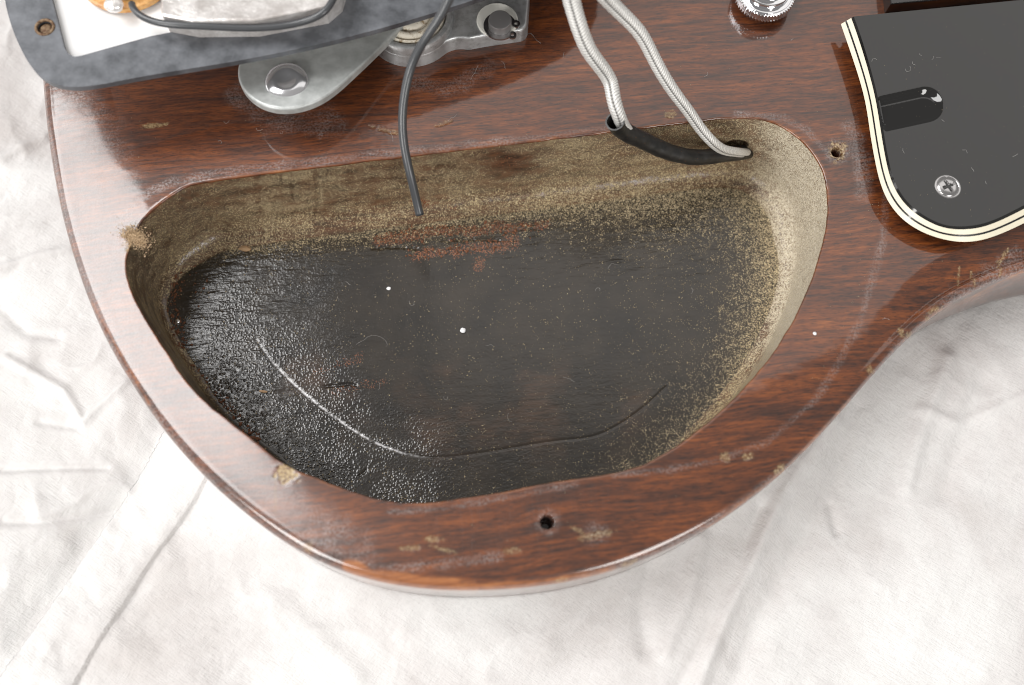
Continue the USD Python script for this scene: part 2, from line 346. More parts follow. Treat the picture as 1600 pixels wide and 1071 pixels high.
GUARD = usdkit.material(stage, L + 'black_guard', {'geo': ('geometry', {}), 'n': noise(45, 3), 'b': ('bump', {'strength': .05, 'distance': .001}), 'p': ('principled_bsdf', {'base_color': (.009, .0088, .0085), 'roughness': .09, 'specular_ior_level': .85})},
    [('geo.position', 'n.vector'), ('n.fac', 'b.height'), ('b.normal', 'p.normal')], surface='p.BSDF')
CREAM = simple('cream_plastic', base_color=(.82, .76, .60), roughness=.3)
WHITE = simple('white_glare_sheet', base_color=(.88, .88, .88), roughness=.35)  # window glare on the shiny sheet, put in as white colour
ORANGE = metal('amber_phenolic', (.50, .20, .04), (.80, .48, .18), .3, .4, 300, 0.0, .05)
NICKEL = metal('nickel_can', (.74, .69, .66), (.93, .90, .88), .16, .32, 120, .55, .30)
RUST = metal('rusty_screw', (.10, .045, .02), (.34, .24, .15), .5, .7, 900, .4, .4)
WIRE = simple('grey_black_wire', base_color=(.060, .063, .068), roughness=.30, specular_ior_level=.6)
SLEEVE = metal('black_rubber', (.010, .010, .010), (.022, .021, .020), .35, .5, 400, 0.0, .15)
def braid_material():
    n = {'a': ('attribute', {'attribute': 'groove'}), 'c': ramp((.0, (.80, .79, .76)), (.5, (.60, .59, .57)), (1.0, (.12, .115, .11))), 'p': ('principled_bsdf', {'metallic': .25, 'roughness': .40})}
    return usdkit.material(stage, L + 'tinned_braid', n, [('a.fac', 'c.fac'), ('c.color', 'p.base_color')], surface='p.BSDF')
BRAID = braid_material()
SPECK = speck_material('pale_dust', [(0, (.30, .24, .15)), (.4, (.55, .48, .36)), (.7, (.78, .76, .74)), (1, (.85, .85, .86))])
CRUMB = speck_material('wood_crumbs', [(0, (.16, .06, .025)), (.4, (.40, .20, .08)), (.7, (.60, .45, .26)), (1, (.74, .65, .48))])
PALETAN = speck_material('pale_torn_fibre', [(0, (.50, .36, .22)), (.4, (.74, .62, .47)), (1, (.86, .78, .66))])
TAN = speck_material('tan_wood_fibre', [(0, (.42, .27, .15)), (.5, (.66, .52, .36)), (1, (.78, .68, .52))])

# ---------------------------------------------------------------- cloth under the guitar
BT = 36.0    # body thickness, mm
OUT = [(62, -260), (58, -100), (58, 0), (61, 90), (66, 170), (75, 240), (88, 310), (105, 380), (125, 440), (150, 505), (180, 560), (220, 625), (260, 680), (300, 725), (350, 775), (400, 815), (450, 850), (500, 878), (560, 900), (620, 914), (700, 922), (760, 922),
       (830, 916), (900, 906), (960, 891), (1020, 868), (1080, 840), (1140, 804), (1190, 767), (1230, 734), (1270, 694), (1310, 650), (1350, 603), (1390, 560), (1430, 520), (1460, 493), (1490, 472), (1520, 456), (1560, 439), (1600, 424), (1680, 404), (1780, 390), (1870, 350), (1900, 230), (1880, 0), (1800, -260), (1300, -420), (600, -420), (200, -390)]
ring_o = ccw(spline(at(np.array(OUT, float)[:, 0], np.array(OUT, float)[:, 1], -2.6)[:, :2], .0006, True, 2e-7))
body_tree, body_poly = cKDTree(ring_o), Polygon(ring_o); shapely.prepare(body_poly)
def dbody(p): return body_tree.query(p)[0]
def inbody(p): return shapely.contains_xy(body_poly, p[:, 0], p[:, 1])
def cloth_height(p):
    """Height in metres at world xy points."""
    q = np.c_[p, np.full(len(p), -BT * MM)]
    c = pix(q)
    h = (fb(p, 16, 3, 4) - .5) * 5.0
    w = p + .02 * np.c_[fb(p, 25, 9) - .5, fb(p, 25, 10) - .5]
    # long soft diagonal folds, running from upper right to lower left of the picture on the right side
    u = w @ np.array([math.cos(-.55), math.sin(-.55)]); v = w @ np.array([-math.sin(-.55), math.cos(-.55)])
    f1 = fb(np.c_[u * 55, v * 8], 1, 21, 2); f2 = fb(np.c_[u * 120, v * 12], 1, 22, 2)
    h += ((f1 - .5) * 5.0 + (f2 - .5) * 2.0) * sm(c[:, 0], 300, 1000)
    # crumpled creases on the left
    r1, r2 = fb(w, 38, 31, 3), fb(w, 75, 32, 3)
    h += ((1 - np.abs(r1 * 2 - 1)) ** 4 * 1.9 - (1 - np.abs(r2 * 2 - 1)) ** 5 * .5 + (fb(w, 60, 33, 3) - .5) * 3) * (1 - .7 * sm(c[:, 0], 300, 1000))
    h *= .75
    def ridge(line, width, amp, skew=0):
        d = polydist(c, line)
        return 1.2 * amp * np.exp(-(d / width) ** 2)
    for line, wd, am in [([(1290, 660), (1215, 780), (1130, 960), (1080, 1100)], 16, 2.0), ([(1180, 800), (1160, 880), (1100, 1000), (1050, 1100)], 12, -1.1), ([(1330, 640), (1300, 760), (1240, 860), (1190, 960), (1150, 1071)], 20, -1.2),
                         ([(1010, 890), (1000, 950), (1010, 1010)], 16, -1.2), ([(1090, 850), (1075, 930), (1040, 1020)], 14, 1.1),
                         ([(1480, 560), (1440, 680), (1420, 760)], 14, 1.3), ([(1540, 600), (1500, 700), (1480, 770)], 18, -1.0),
                         ([(0, 420), (60, 400), (110, 390)], 7, 1.0), ([(0, 250), (70, 215)], 8, 1.2), ([(10, 560), (100, 610), (130, 660), (150, 640), (200, 600)], 7, 1.1),
                         ([(0, 735), (90, 730), (160, 728)], 5, -.9), ([(0, 815), (60, 815), (180, 790)], 6, -.8), ([(60, 660), (120, 668)], 5, -.6), ([(0, 480), (40, 520), (90, 530)], 9, -.8),
                         ([(650, 1000), (760, 985), (850, 1010)], 22, .8), ([(420, 930), (500, 1000), (560, 1060)], 18, .8), ([(1300, 790), (1310, 830)], 8, -.8), ([(1440, 640), (1500, 660), (1600, 620)], 9, .7)]:
        h += ridge(line, wd, am)
    # the flat hem: a raised band of folded cloth at the lower left
    A, B = np.array([[330, 585], [248, 700], [130, 868], [-40, 1110]], float), np.array([[420, 640], [322, 770], [235, 880], [150, 1010], [60, 1160]], float)
    dA, dB = polydist(c, A), polydist(c, B)
    poly = Polygon(np.vstack([A, B[::-1]]))
    ins = shapely.contains_xy(poly, c[:, 0], c[:, 1])
    nz = fb(p, 90, 35, 3)
    sB = np.where(dA < dB, 99, dB) * np.where(ins, 1, -1); sA = np.where(dB < dA, 99, dA) * np.where(ins, 1, -1)
    sB = np.where(ins, dB, np.where(dB <= dA, -dB, 99)); sA = np.where(ins, dA, np.where(dA < dB, -dA, 99))
    w_ = 2.0 + 14 * sm(nz, .30, .62)
    band = sm(sA, -5, 9) * sm(sB, -w_, w_)
    hb = h * (1 - band * .6) + band * (.7 + 1.3 * sm(nz, .3, .65)) - 1.2 * band * sm(sA, 90, 0)
    so, sl = np.where(sB < 0, -sB, 99), np.where(sA < 0, -sA, 999)
    hb -= .9 * np.exp(-(so / 16) ** 2) + 6.5 * np.exp(-(sl / 60) ** 2)
    # the cloth bunches up a little against the side of the body
    hb += 9.0 * np.exp(-(dbody(p) / .011)) * sm(c[:, 1], 420, 800) 
    hb = np.where(inbody(p) & (dbody(p) > .0016), np.minimum(hb, 1.0), hb)
    return (hb - BT - 1.6) * MM
xs = np.r_[np.linspace(-.65, -.19, 70)[:-1], np.linspace(-.19, .19, 640), np.linspace(.19, .65, 70)[1:]]
ys = np.r_[np.linspace(-.55, -.13, 60)[:-1], np.linspace(-.13, .13, 440), np.linspace(.13, .65, 70)[1:]]
X, Y = np.meshgrid(xs, ys)
P = np.c_[X.ravel(), Y.ravel()]
nx, ny = len(xs), len(ys)
i, j = np.meshgrid(np.arange(ny - 1), np.arange(nx - 1), indexing='ij'); k0 = i * nx + j
quad = np.stack([k0, k0 + 1, k0 + nx + 1, k0 + nx], -1).reshape(-1, 4)
tag(prim('/World/backdrop_cloth', (np.c_[P, cloth_height(P)], quad), CLOTH), 'crumpled white cotton cloth spread under the guitar', 'cloth', kind='structure')

# ---------------------------------------------------------------- the guitar
guitar = thing('bass_guitar', 'dark brown wooden electric bass guitar body with an open control cavity', 'bass guitar')
G = '/World/bass_guitar/'
CAVP = [(249, 320), (270, 305), (294, 291), (325, 284), (360, 279), (455, 267), (582, 251), (646, 244), (773, 228), (870, 217), (952, 207), (1022, 198), (1080, 191), (1117, 187), (1155, 184), (1191, 187), (1223, 198), (1251, 219), (1276, 249), (1290, 283), (1294, 311), (1292, 347), (1279, 400), (1258, 464), (1237, 506), (1205, 555),
        (1172, 596), (1124, 644), (1079, 681), (1034, 711), (989, 732), (929, 744), (847, 756), (791, 768), (716, 780), (649, 786), (604, 783), (548, 767), (485, 743), (436, 720), (408, 697), (353, 654), (298, 604), (255, 543), (220, 484), (201, 446), (196, 412), (203, 385), (222, 345)]
cv = np.array(CAVP, float)
ring_c = ccw(spline(at(cv[:, 0], cv[:, 1], 0)[:, :2], .00034, True, 3e-7))
nc = len(ring_c); s_c = np.arange(nc) * .34
ring_c = ring_c + inward(ring_c) * ((fb(np.c_[ring_c, np.zeros(nc)], 260, 5, 3) - .5) * .00055)[:, None]
no = len(ring_o); in_o, in_c = inward(ring_o), inward(ring_c)

# sides and rounded upper edge
ER = 3.4
rows, flag = [], []
edge_w = ER * (1 + .15 * (fb(ring_o, 40, 8) - .5))
for d, z in [(4.5, -BT), (2.2, -BT + .5), (.8, -BT + 1.8), (.1, -BT + 4), (0, -BT + 8), (0, -20), (0, -10), (0, -5)]:
    rows.append(np.c_[ring_o + in_o * (d * MM), np.full(no, z * MM)])
for a in np.linspace(0, np.pi / 2, 11):
    rows.append(np.c_[ring_o + in_o * (edge_w * (1 - math.cos(a)) * MM)[:, None], (-edge_w + edge_w * math.sin(a)) * MM])
# flat top with the lip of the cavity
top_o = rows[-1][:, :2]
lip = [(-.55, 0.0), (-.30, -.03), (-.12, -.12), (-.03, -.30), (0.0, -.65)]
lip_rows = [np.c_[ring_c + in_c * (d * MM), np.full(nc, z * MM)] for d, z in lip]
pan_o, pan_c = Polygon(top_o), Polygon(lip_rows[0][:, :2])
def hexgrid(x0, x1, y0, y1, s):
    xx, yy = np.meshgrid(np.arange(x0, x1, s), np.arange(y0, y1, s * .866)); xx = xx + (np.arange(len(yy)) % 2)[:, None] * s / 2
    return np.c_[xx.ravel(), yy.ravel()]
fine = hexgrid(-.17, .19, -.10, .13, .00045)
fc = pix(np.c_[fine, np.zeros(len(fine))])
fine = fine[(fc[:, 0] > -15) & (fc[:, 0] < 1615) & (fc[:, 1] > -15) & (fc[:, 1] < 1080)]
coarse = hexgrid(-.2, .3, -.12, .3, .004); cc = pix(np.c_[coarse, np.zeros(len(coarse))])
coarse = coarse[~((cc[:, 0] > -30) & (cc[:, 0] < 1630) & (cc[:, 1] > -30) & (cc[:, 1] < 1100))]
holes_xy = [at(1308, 238, 0)[:2], at(855, 816, 0)[:2]]
for hxy in holes_xy:
    fine = fine[np.linalg.norm(fine - hxy, axis=1) > .0036]
dense = np.vstack([hg[np.linalg.norm(hg - hxy, axis=1) < .0036] for hxy in holes_xy for hg in [hexgrid(hxy[0] - .0037, hxy[0] + .0037, hxy[1] - .0037, hxy[1] + .0037, .00013)]])
grid = np.vstack([fine, dense, coarse])
reg = pan_o.buffer(-.0003).difference(pan_c.buffer(.0003)); shapely.prepare(reg)
grid = grid[shapely.contains_xy(reg, grid[:, 0], grid[:, 1])]
full = pan_o.difference(pan_c); shapely.prepare(full)
p2, tri = fill([top_o, lip_rows[0][:, :2]], grid, full)
nrow = len(rows)
base = (nrow - 1) * no
side_f = strip(nrow, no)
V = np.vstack([np.vstack(rows[:-1]), np.c_[p2, np.zeros(len(p2))]] + lip_rows[1:])
lip0 = base + no
nv_top = base + len(p2)
lf = [np.r_[lip0 + np.arange(nc)]] + [nv_top + k * nc + np.arange(nc) for k in range(len(lip) - 1)]
lipf = []
for a, b in zip(lf[:-1], lf[1:]):
    q = np.stack([a, np.roll(a, -1), np.roll(b, -1), b], -1); lipf += [q[:, [0, 1, 2]], q[:, [0, 2, 3]]]
FACES = np.vstack([side_f, tri + base] + lipf)
px = pix(V)
istop = np.zeros(len(V), bool); istop[base:] = True
# wear laid on the surface, plus window sheen painted along the left rim
def wob(amp, sc, seed): return amp * (fb(V[:, :2], sc, seed, 3) - .5)
scuff, chip, worn, dz = (np.zeros(len(V)) for _ in range(4))
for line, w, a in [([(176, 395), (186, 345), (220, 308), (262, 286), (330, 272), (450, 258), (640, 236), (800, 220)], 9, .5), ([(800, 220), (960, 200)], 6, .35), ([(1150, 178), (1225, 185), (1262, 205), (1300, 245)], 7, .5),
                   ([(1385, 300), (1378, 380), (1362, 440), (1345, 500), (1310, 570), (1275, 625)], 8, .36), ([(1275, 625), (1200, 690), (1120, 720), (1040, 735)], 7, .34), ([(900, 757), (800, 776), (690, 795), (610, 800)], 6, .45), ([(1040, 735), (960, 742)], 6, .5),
                   ([(120, 200), (135, 330), (175, 480), (260, 610), (370, 730), (470, 820), (540, 870)], 55, .34), ([(100, 130), (150, 190), (190, 270)], 40, .3), ([(64, 120), (75, 235), (105, 375), (150, 500), (220, 620), (300, 722), (400, 812), (500, 876)], 9, .55), ([(900, 904), (1020, 866), (1140, 802), (1230, 732)], 8, .6), ([(1500, 470), (1560, 425), (1600, 405)], 26, .6), ([(1400, 560), (1480, 470)], 18, .35),  # left rim strokes: scuffing plus window sheen put into the colour
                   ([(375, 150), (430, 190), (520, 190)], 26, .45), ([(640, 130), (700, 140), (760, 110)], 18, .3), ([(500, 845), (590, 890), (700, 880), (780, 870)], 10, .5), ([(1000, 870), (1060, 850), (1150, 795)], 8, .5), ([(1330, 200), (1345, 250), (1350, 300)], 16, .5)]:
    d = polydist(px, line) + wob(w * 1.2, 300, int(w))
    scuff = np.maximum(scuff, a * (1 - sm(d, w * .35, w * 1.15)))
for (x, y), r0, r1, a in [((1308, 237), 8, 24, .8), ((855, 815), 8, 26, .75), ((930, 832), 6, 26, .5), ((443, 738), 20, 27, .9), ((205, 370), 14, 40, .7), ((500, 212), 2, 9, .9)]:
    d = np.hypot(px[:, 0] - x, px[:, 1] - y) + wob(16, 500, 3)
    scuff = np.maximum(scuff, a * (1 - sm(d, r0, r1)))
for (x, y), rx, ry, rot, am in [((448, 739), 15, 12, .2, 1), ((213, 374), 24, 17, .5, 1), ((1308, 237), 12, 14, 0, .55), ((1362, 578), 7, 5, .8, 1), ((1411, 518), 8, 4, 1.2, 1), ((1424, 522), 4, 4, 0, 1), ((1464, 482), 9, 5, -.6, 1), ((1452, 497), 6, 3, .7, 1), ((675, 843), 14, 5, .1, .8), ((640, 856), 16, 4, -.1, .7), ((692, 858), 20, 3, .3, .7), ((935, 835), 24, 6, -.2, .55), ((905, 830), 14, 3, .5, .6), ((800, 860), 12, 4, -.1, .5),
                                ((1048, 180), 9, 6, -.4, .9), ((240, 196), 16, 3, -.1, .9), ((1133, 715), 7, 6, 0, .8), ((1170, 713), 10, 5, 0, .8), ((1218, 733), 10, 5, -.6, .9), ((605, 205), 20, 3, .25, .6), ((695, 192), 12, 3, -.3, .6), ((480, 855), 6, 8, 0, .7), ((1290, 705), 8, 4, -.8, .6), ((1334, 640), 7, 4, -.8, .6), ((878, 906), 14, 4, -.2, .8), ((985, 880), 12, 4, -.4, .8)]:
    c_, s_ = math.cos(rot), math.sin(rot)
    ux, uy = (px[:, 0] - x) * c_ + (px[:, 1] - y) * s_, -(px[:, 0] - x) * s_ + (px[:, 1] - y) * c_
    d = np.hypot(ux / rx, uy / ry) * .85 + wob(1.7, 1300, 11) + wob(1.2, 400, 12)
    k = 1 - sm(d, .60, 1.1)
    chip = np.maximum(chip, am * k * (.55 if rx < 30 and x > 460 and x != 1308 else 1)); dz -= .09 * k * MM
for line, w, a in [([(545, 885), (580, 900), (650, 910), (740, 917)], 13, 1.0), ([(700, 918), (850, 912), (960, 888)], 7, .7), ([(140, 470), (230, 630)], 2, .4), ([(1460, 490), (1600, 424)], 3, .8), ([(1100, 830), (1230, 733), (1330, 625)], 3, .5)]:
    d = polydist(px, line) + wob(w, 250, 4)
    worn = np.maximum(worn, a * (1 - sm(d, w * .5, w * 1.1)))
lipm = np.zeros(len(V)); lipm[lip0:lip0 + nc] = .5; lipm[nv_top:] = 1
worn = np.maximum(worn, lipm * .38 * sm(fb(V[:, :2], 120, 13, 3), .35, .62))
haze = np.zeros(len(V))
for line, w in [([(70, 150), (80, 270), (115, 420), (175, 570), (260, 690), (360, 790), (470, 870), (560, 900)], 120)]:
    haze = np.maximum(haze, 1 - sm(polydist(px, line) + wob(60, 90, 14), w * .5, w * 1.3))
haze *= .12 + .88 * sm(cKDTree(ring_o).query(V[:, :2])[0] / MM, 1.0, 5.0)
haze *= sm(px[:, 1], 120, 260)
# crack lines across the lacquer near the cutaway, scratches
for line, a in [([(1575, 390), (1568, 410), (1566, 428)], .8), ([(1565, 405), (1576, 396), (1580, 385)], .7), ([(1524, 420), (1526, 445)], .7), ([(1503, 415), (1504, 440)], .5), ([(430, 745), (428, 800)], .3)]:
    chip = np.maximum(chip, a * .7 * (1 - sm(polydist(px, line), 1.0, 2.4)))
# screw holes of the missing cover: narrow pits
for (x, y), r in [((1308, 238), 9.0), ((855, 816), 9.5)]:
    c0 = at(x, y, 0)[:2]; d = np.hypot(V[:, 0] - c0[0], V[:, 1] - c0[1]) / (r * .175 * MM) + wob(.5, 1500, 21)
    pit = istop & (d < 1.6)
    chip = np.where(istop & (d < 1.0), chip * sm(d, .95, 1.15), chip); scuff = np.where(istop & (d < .9), 0, scuff)
    dz = np.where(pit, dz - 9 * MM * (1 - sm(d, .55, 1.15)), dz)
    dz = np.where(istop, dz + .16 * MM * np.exp(-((d - 2.2) / .8) ** 2) * fb(V[:, :2], 900, 6), dz)
flatness = np.zeros(len(V)); flatness[base + no + nc:nv_top] = 1
dz += flatness * ((fb(V[:, :2], 60, 41, 2) - .5) * .05) * MM
# soft bevel falling towards the cutaway at the right
do = cKDTree(ring_o).query(V[:, :2])[0] / MM
do = np.where(istop, np.maximum(do, ER), do)
domek = 1.5 + 1.3 * sm(620 - px[:, 0], 0, 350)
dz -= istop * domek * MM * np.clip(1 - do / 25, 0, 1) ** 2
bev = sm(px[:, 0], 1330, 1520) * (px[:, 1] > 330) * sm(14 - do, 0, 14)
dz -= istop * bev * 2.2 * MM
V[:, 2] += dz * istop
V[:base, 2] -= domek[:base] * MM * (1 - ER / 25) ** 2 * (V[:base, 2] > -.030)
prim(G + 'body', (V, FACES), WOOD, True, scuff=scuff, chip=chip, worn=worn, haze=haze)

# ---------------------------------------------------------------- the cavity routed into the body
D, RF, DRAFT = 29.0, 6.5, 1.3
cpx = pix(np.c_[ring_c, np.zeros(nc)])
rfv = 2.2 + 4.6 * sm(430 - cpx[:, 1], 0, 150) + 1.6 * sm(cpx[:, 0] - 1050, 0, 150) * sm(cpx[:, 1], 350, 430)
drv = .3 + 1.1 * sm(430 - cpx[:, 1], 0, 150)
prof = [(drv * k / 46, -.65 - (D - rfv - .65) * k / 46) for k in range(47)]
prof += [(drv + rfv * (1 - math.cos(a)), -(D - rfv) - rfv * math.sin(a)) for a in np.linspace(0, np.pi / 2, 18)[1:]]
def smooth_ring(r, n):
    for _ in range(n):
        r = .25 * np.roll(r, 1, 0) + .5 * r + .25 * np.roll(r, -1, 0)
    return r
wrows = []
inn = smooth_ring(in_c, 60); inn /= np.linalg.norm(inn, axis=1, keepdims=True)
rc_s = smooth_ring(ring_c, 60)
for d, z in prof:
    d, z = smooth_ring(d * np.ones(nc), 40), smooth_ring(z * np.ones(nc), 40)
    k = sm(-z, .6, 6)[:, None]
    wrows.append(np.c_[(ring_c * (1 - k) + rc_s * k) + inn * (d * MM)[:, None], z * MM])
fl = wrows[-1][:, :2]; pf = Polygon(fl).buffer(0); fg = hexgrid(-.13, .12, -.07, .09, .00034)
rin = pf.buffer(-.00025); shapely.prepare(rin); shapely.prepare(pf)
fg = fg[shapely.contains_xy(rin, fg[:, 0], fg[:, 1])]
fp, ft = fill([fl], fg, pf)
nw = len(wrows) - 1
CVt = np.vstack([np.vstack(wrows[:-1]), np.c_[fp, np.full(len(fp), -D * MM)]])
CF = np.vstack([strip(len(wrows), nc), ft + nw * nc])
onwall = np.zeros(len(CVt)); onwall[:nw * nc] = 1
depth = -CVt[:, 2] / MM
row = np.repeat(np.arange(nw), nc)
wall_n = np.zeros((len(CVt), 3)); wall_n[:nw * nc, :2] = np.tile(inn, (nw, 1))
# tool marks and unevenness on the wall
wn = (fb(CVt * [1, 1, .25], 220, 51, 3) - .5) * .35 + (fb(CVt * [.3, .3, 1], 300, 52, 2) - .5) * .15
CVt += wall_n * (wn * sm(depth, 1, 4) * MM)[:, None]
# wiring hole in the far wall
hole_c = at(1150, 243, -14.0)
near = np.linalg.norm((CVt - hole_c)[:, :2], axis=1)
iw = np.argmin(np.linalg.norm(CVt[:nw * nc] - hole_c, axis=1)); hc = CVt[iw].copy(); hn = wall_n[iw]; ht = np.array([-hn[1], hn[0], 0])
du, dv = (CVt - hc) @ ht, CVt[:, 2] - hc[2]
hd = np.hypot(du / .0034, dv / .0023)
hm = (1 - sm(hd, .8, 1.12)) * onwall * (np.abs((CVt - hc) @ hn) < .006)
CVt -= hn * (hm * 14 * MM)[:, None]
cp = pix(CVt)
floor = np.zeros(len(CVt), bool); floor[nw * nc:] = True
xy = CVt[:, :2]
d_in = cKDTree(fl).query(xy)[0] / MM; d_in[:nw * nc] = 0
rot = np.array([[math.cos(-GR), math.sin(-GR)], [-math.sin(-GR), math.cos(-GR)]]); gxy = xy @ rot.T
# amount of grain ripple: strong left and along the top, weak in the middle and at the lower right
grain = .10 + .80 * sm(640 - cp[:, 0], 0, 300) + .7 * sm(480 - cp[:, 1], 0, 110) * sm(cp[:, 0], 500, 900)
grain = np.clip(grain * (1 - .7 * sm(cp[:, 1], 600, 720)), .08, 1)
z = (fb(np.c_[gxy[:, 0] * 150, gxy[:, 1] * 800], 1, 61, 2) - .5) * .22 * grain + (fb(xy, 60, 62, 3) - .5) * .25
orange = 1.2 * sm(640 - cp[:, 0], 0, 330) + 1.1 * sm(cp[:, 1] - 600, 0, 120) * sm(1000 - cp[:, 0], 0, 330)
z += (fb(xy, 900, 63, 2) - .5) * .05 * np.clip(orange, .12, 1)
pimple = np.clip(orange * (.25 + .75 * sm(cp[:, 1], 500, 640)), .08, 1) * sm(fb(xy, 110, 67, 3), .25, .6) * (1 - .8 * sm(cp[:, 0], 480, 760))
SCR = [(400, 530), (425, 565), (470, 610), (520, 650), (570, 683), (620, 705), (660, 714), (720, 712), (800, 700), (880, 688), (930, 681), (970, 662), (1005, 637), (1040, 605)]
scl = spline(SCR, 4.0); ds = polydist(cp, scl) + (fb(xy, 1600, 64, 2) - .5) * 2.2
z -= .16 * (1 - sm(ds, .5, 2.3)) * floor
scratch = (1 - sm(ds, .7, 2.2)) * sm(680 - cp[:, 0], 0, 80) * sm(fb(xy, 1500, 65, 2), .30, .52) * floor
scratch *= .25 + .75 * sm(cp[:, 1], 560, 585)
for line, w in [([(580, 388), (610, 386), (650, 388)], 3.0), ([(690, 376), (740, 374), (780, 376)], 2.6), ([(505, 604), (520, 603), (545, 600), (556, 602)], 2.4), ([(560, 745), (572, 735)], 3)]:
    z -= .28 * (1 - sm(polydist(cp, line) + (fb(xy, 1300, 66, 2) - .5) * 7, w * .2, w)) * floor
CVt[:, 2] += z * MM * sm(d_in, 0, 1.5) * floor
# dust: gold-brown on the far wall, pale on the right wall, fading over the floor
nb = fb(CVt, 70, 71, 4); nb2 = fb(CVt * [.6, 1, 1.5], 210, 72, 4)
right = sm(cp[:, 0], 1090, 1260)
cx0 = np.array([1180, 320.0])
left = sm(330 - cp[:, 0], 0, 110) * sm(cp[:, 1], 330, 400)
wall_d = .56 + .6 * (nb - .5) + .9 * (nb2 - .5)
wall_d += .12 * right + .5 * sm(cp[:, 0] - 1180, 0, 55)
wall_d -= .20 * left
wall_d -= .60 * np.exp(-((cp[:, 0] - 795) / 45) ** 2 - ((cp[:, 1] - 255) / 22) ** 2)
vert = fb(np.c_[cp[:, 0] / 9, cp[:, 1] / 60], 1, 73, 3)
wall_d -= .16 * sm(vert, .50, .70) * sm(900 - cp[:, 0], 0, 300) * sm(cp[:, 0], 330, 420)
bottom = sm(cp[:, 1], 540, 660) * sm(1150 - cp[:, 0], 0, 120)
fill_band = sm(depth, D - 8, D - 2) * sm(1300 - cp[:, 0], 0, 100)
wall_d += .10 * fill_band * (1 - left)
far = sm(480 - cp[:, 1], 0, 110)           # far side of the floor
reach = 3.0 + 3.6 * far + 15 * right + 7 * sm(cp[:, 0], 800, 1100)
amount = .62 * far * (1 - .5 * sm(400 - cp[:, 0], 0, 120))
amount = np.maximum(amount, .50 * right + .32 * sm(cp[:, 0], 760, 1050))
amount = np.maximum(amount, .16)
floor_d = amount * np.exp(-(d_in / reach) ** 1.1) + .20 * (nb - .5) * np.exp(-d_in / 14) + .06 * sm(cp[:, 0], 820, 1150) + .055 * sm(cp[:, 0], 420, 700)
wall_d = wall_d * (1 - bottom) + floor_d * bottom
dust = np.clip(np.where(floor, floor_d, wall_d), 0.0, 1)
pale = np.clip(np.where(floor, .25, .15) + .85 * sm(cp[:, 0], 1130, 1235) * ~floor, 0, 1)
bare = np.clip(np.where(floor, .27 * sm(nb, .50, .75) * sm(cp[:, 1], 520, 580) * (1 - np.exp(-(d_in / 14) ** 2)), .85 * (1 - bottom) * (1 - .5 * left)), 0, 1)
rl = [([(590, 378), (650, 365), (720, 360)], 13), ([(650, 398), (720, 392), (800, 380)], 14), ([(720, 362), (800, 355), (850, 352)], 12), ([(760, 400), (745, 418)], 9), ([(700, 322), (710, 326)], 6), ([(640, 316), (668, 316)], 5), ([(495, 585), (560, 560)], 10), ([(520, 612), (600, 600)], 9)]
rust = np.zeros(len(CVt))
for k, (line, w) in enumerate(rl):
    rust = np.maximum(rust, (1 - sm(polydist(cp, line) + (fb(xy, 320, 81 + k, 3) - .5) * 26, w * .3, w)) * (.45 if k > 5 else 1))
rust = np.maximum(rust, ~floor * np.exp(-((cp[:, 0] - 795) / 38) ** 2 - ((cp[:, 1] - 252) / 20) ** 2) * .45)
prim(G + 'control_cavity', (CVt, CF), CAV, True, dust=dust, pale=pale, rust=rust, scratch=scratch, bare=bare, grain=np.where(floor, grain, .25), film=np.where(floor, .12, .12 + .26 * (1 - sm(depth, D - 6, D))), pimple=pimple * floor)
floor_tree = cKDTree(cp[nw * nc:]); floor_pts = CVt[nw * nc:]
cav_tree = cKDTree(cp)
def on_cavity(q):
    """Surface point of the cavity seen at photograph pixels."""
    return CVt[cav_tree.query(q)[1]]

# ---------------------------------------------------------------- pickguard: plies with a bevelled edge, standing off the top
GO = [(1314, 38), (1325, 70), (1340, 115), (1352, 160), (1360, 210), (1368, 255), (1377, 290), (1390, 318), (1410, 342), (1440, 362), (1470, 373), (1500, 378), (1530, 376), (1560, 367), (1600, 349), (1660, 318), (1740, 280)]
GI = [(1334, 26), (1346, 60), (1359, 103), (1371, 150), (1379, 195), (1388, 248), (1400, 288), (1420, 318), (1449, 340), (1478, 352), (1505, 354), (1530, 351), (1562, 340), (1600, 321), (1660, 292), (1740, 256)]
go, gi = np.array(GO, float), np.array(GI, float)
zb, zt = 4.6, 8.2
lo = spline(at(go[:, 0], go[:, 1], zb)[:, :2], .0006); hi = spline(at(gi[:, 0], gi[:, 1], zt)[:, :2], .0006)
m = 360
def res(c, m):
    s = np.r_[0, np.cumsum(np.linalg.norm(np.diff(c, axis=0), axis=1))]; t = np.linspace(0, s[-1], m)
    return np.stack([np.interp(t, s, c[:, k]) for k in range(2)], -1)
lo, hi = res(lo, m), res(hi, m)
def edge(f): return lo * (1 - f) + hi * f
tail_b = at(np.array([1760, 1760]), np.array([200, -16.0]), zt)[:, :2]
def ply(f0, f1):
    """A plastic strip one ply thick following the bevelled edge."""
    z0, z1 = (zb + (zt - zb) * f0) * MM, (zb + (zt - zb) * f1) * MM
    c = [np.c_[edge(f0), np.full(m, z0)], np.c_[edge(f1), np.full(m, z1)], np.c_[edge(f1 + .30), np.full(m, z1)], np.c_[edge(f1 + .30), np.full(m, z0)]]
    v = np.stack(c, 1).reshape(-1, 3); f = strip(m, 4)
    return v, np.vstack([f, [[0, 2, 1], [0, 3, 2]], np.array([[0, 1, 2], [0, 2, 3]]) + 4 * (m - 1)])
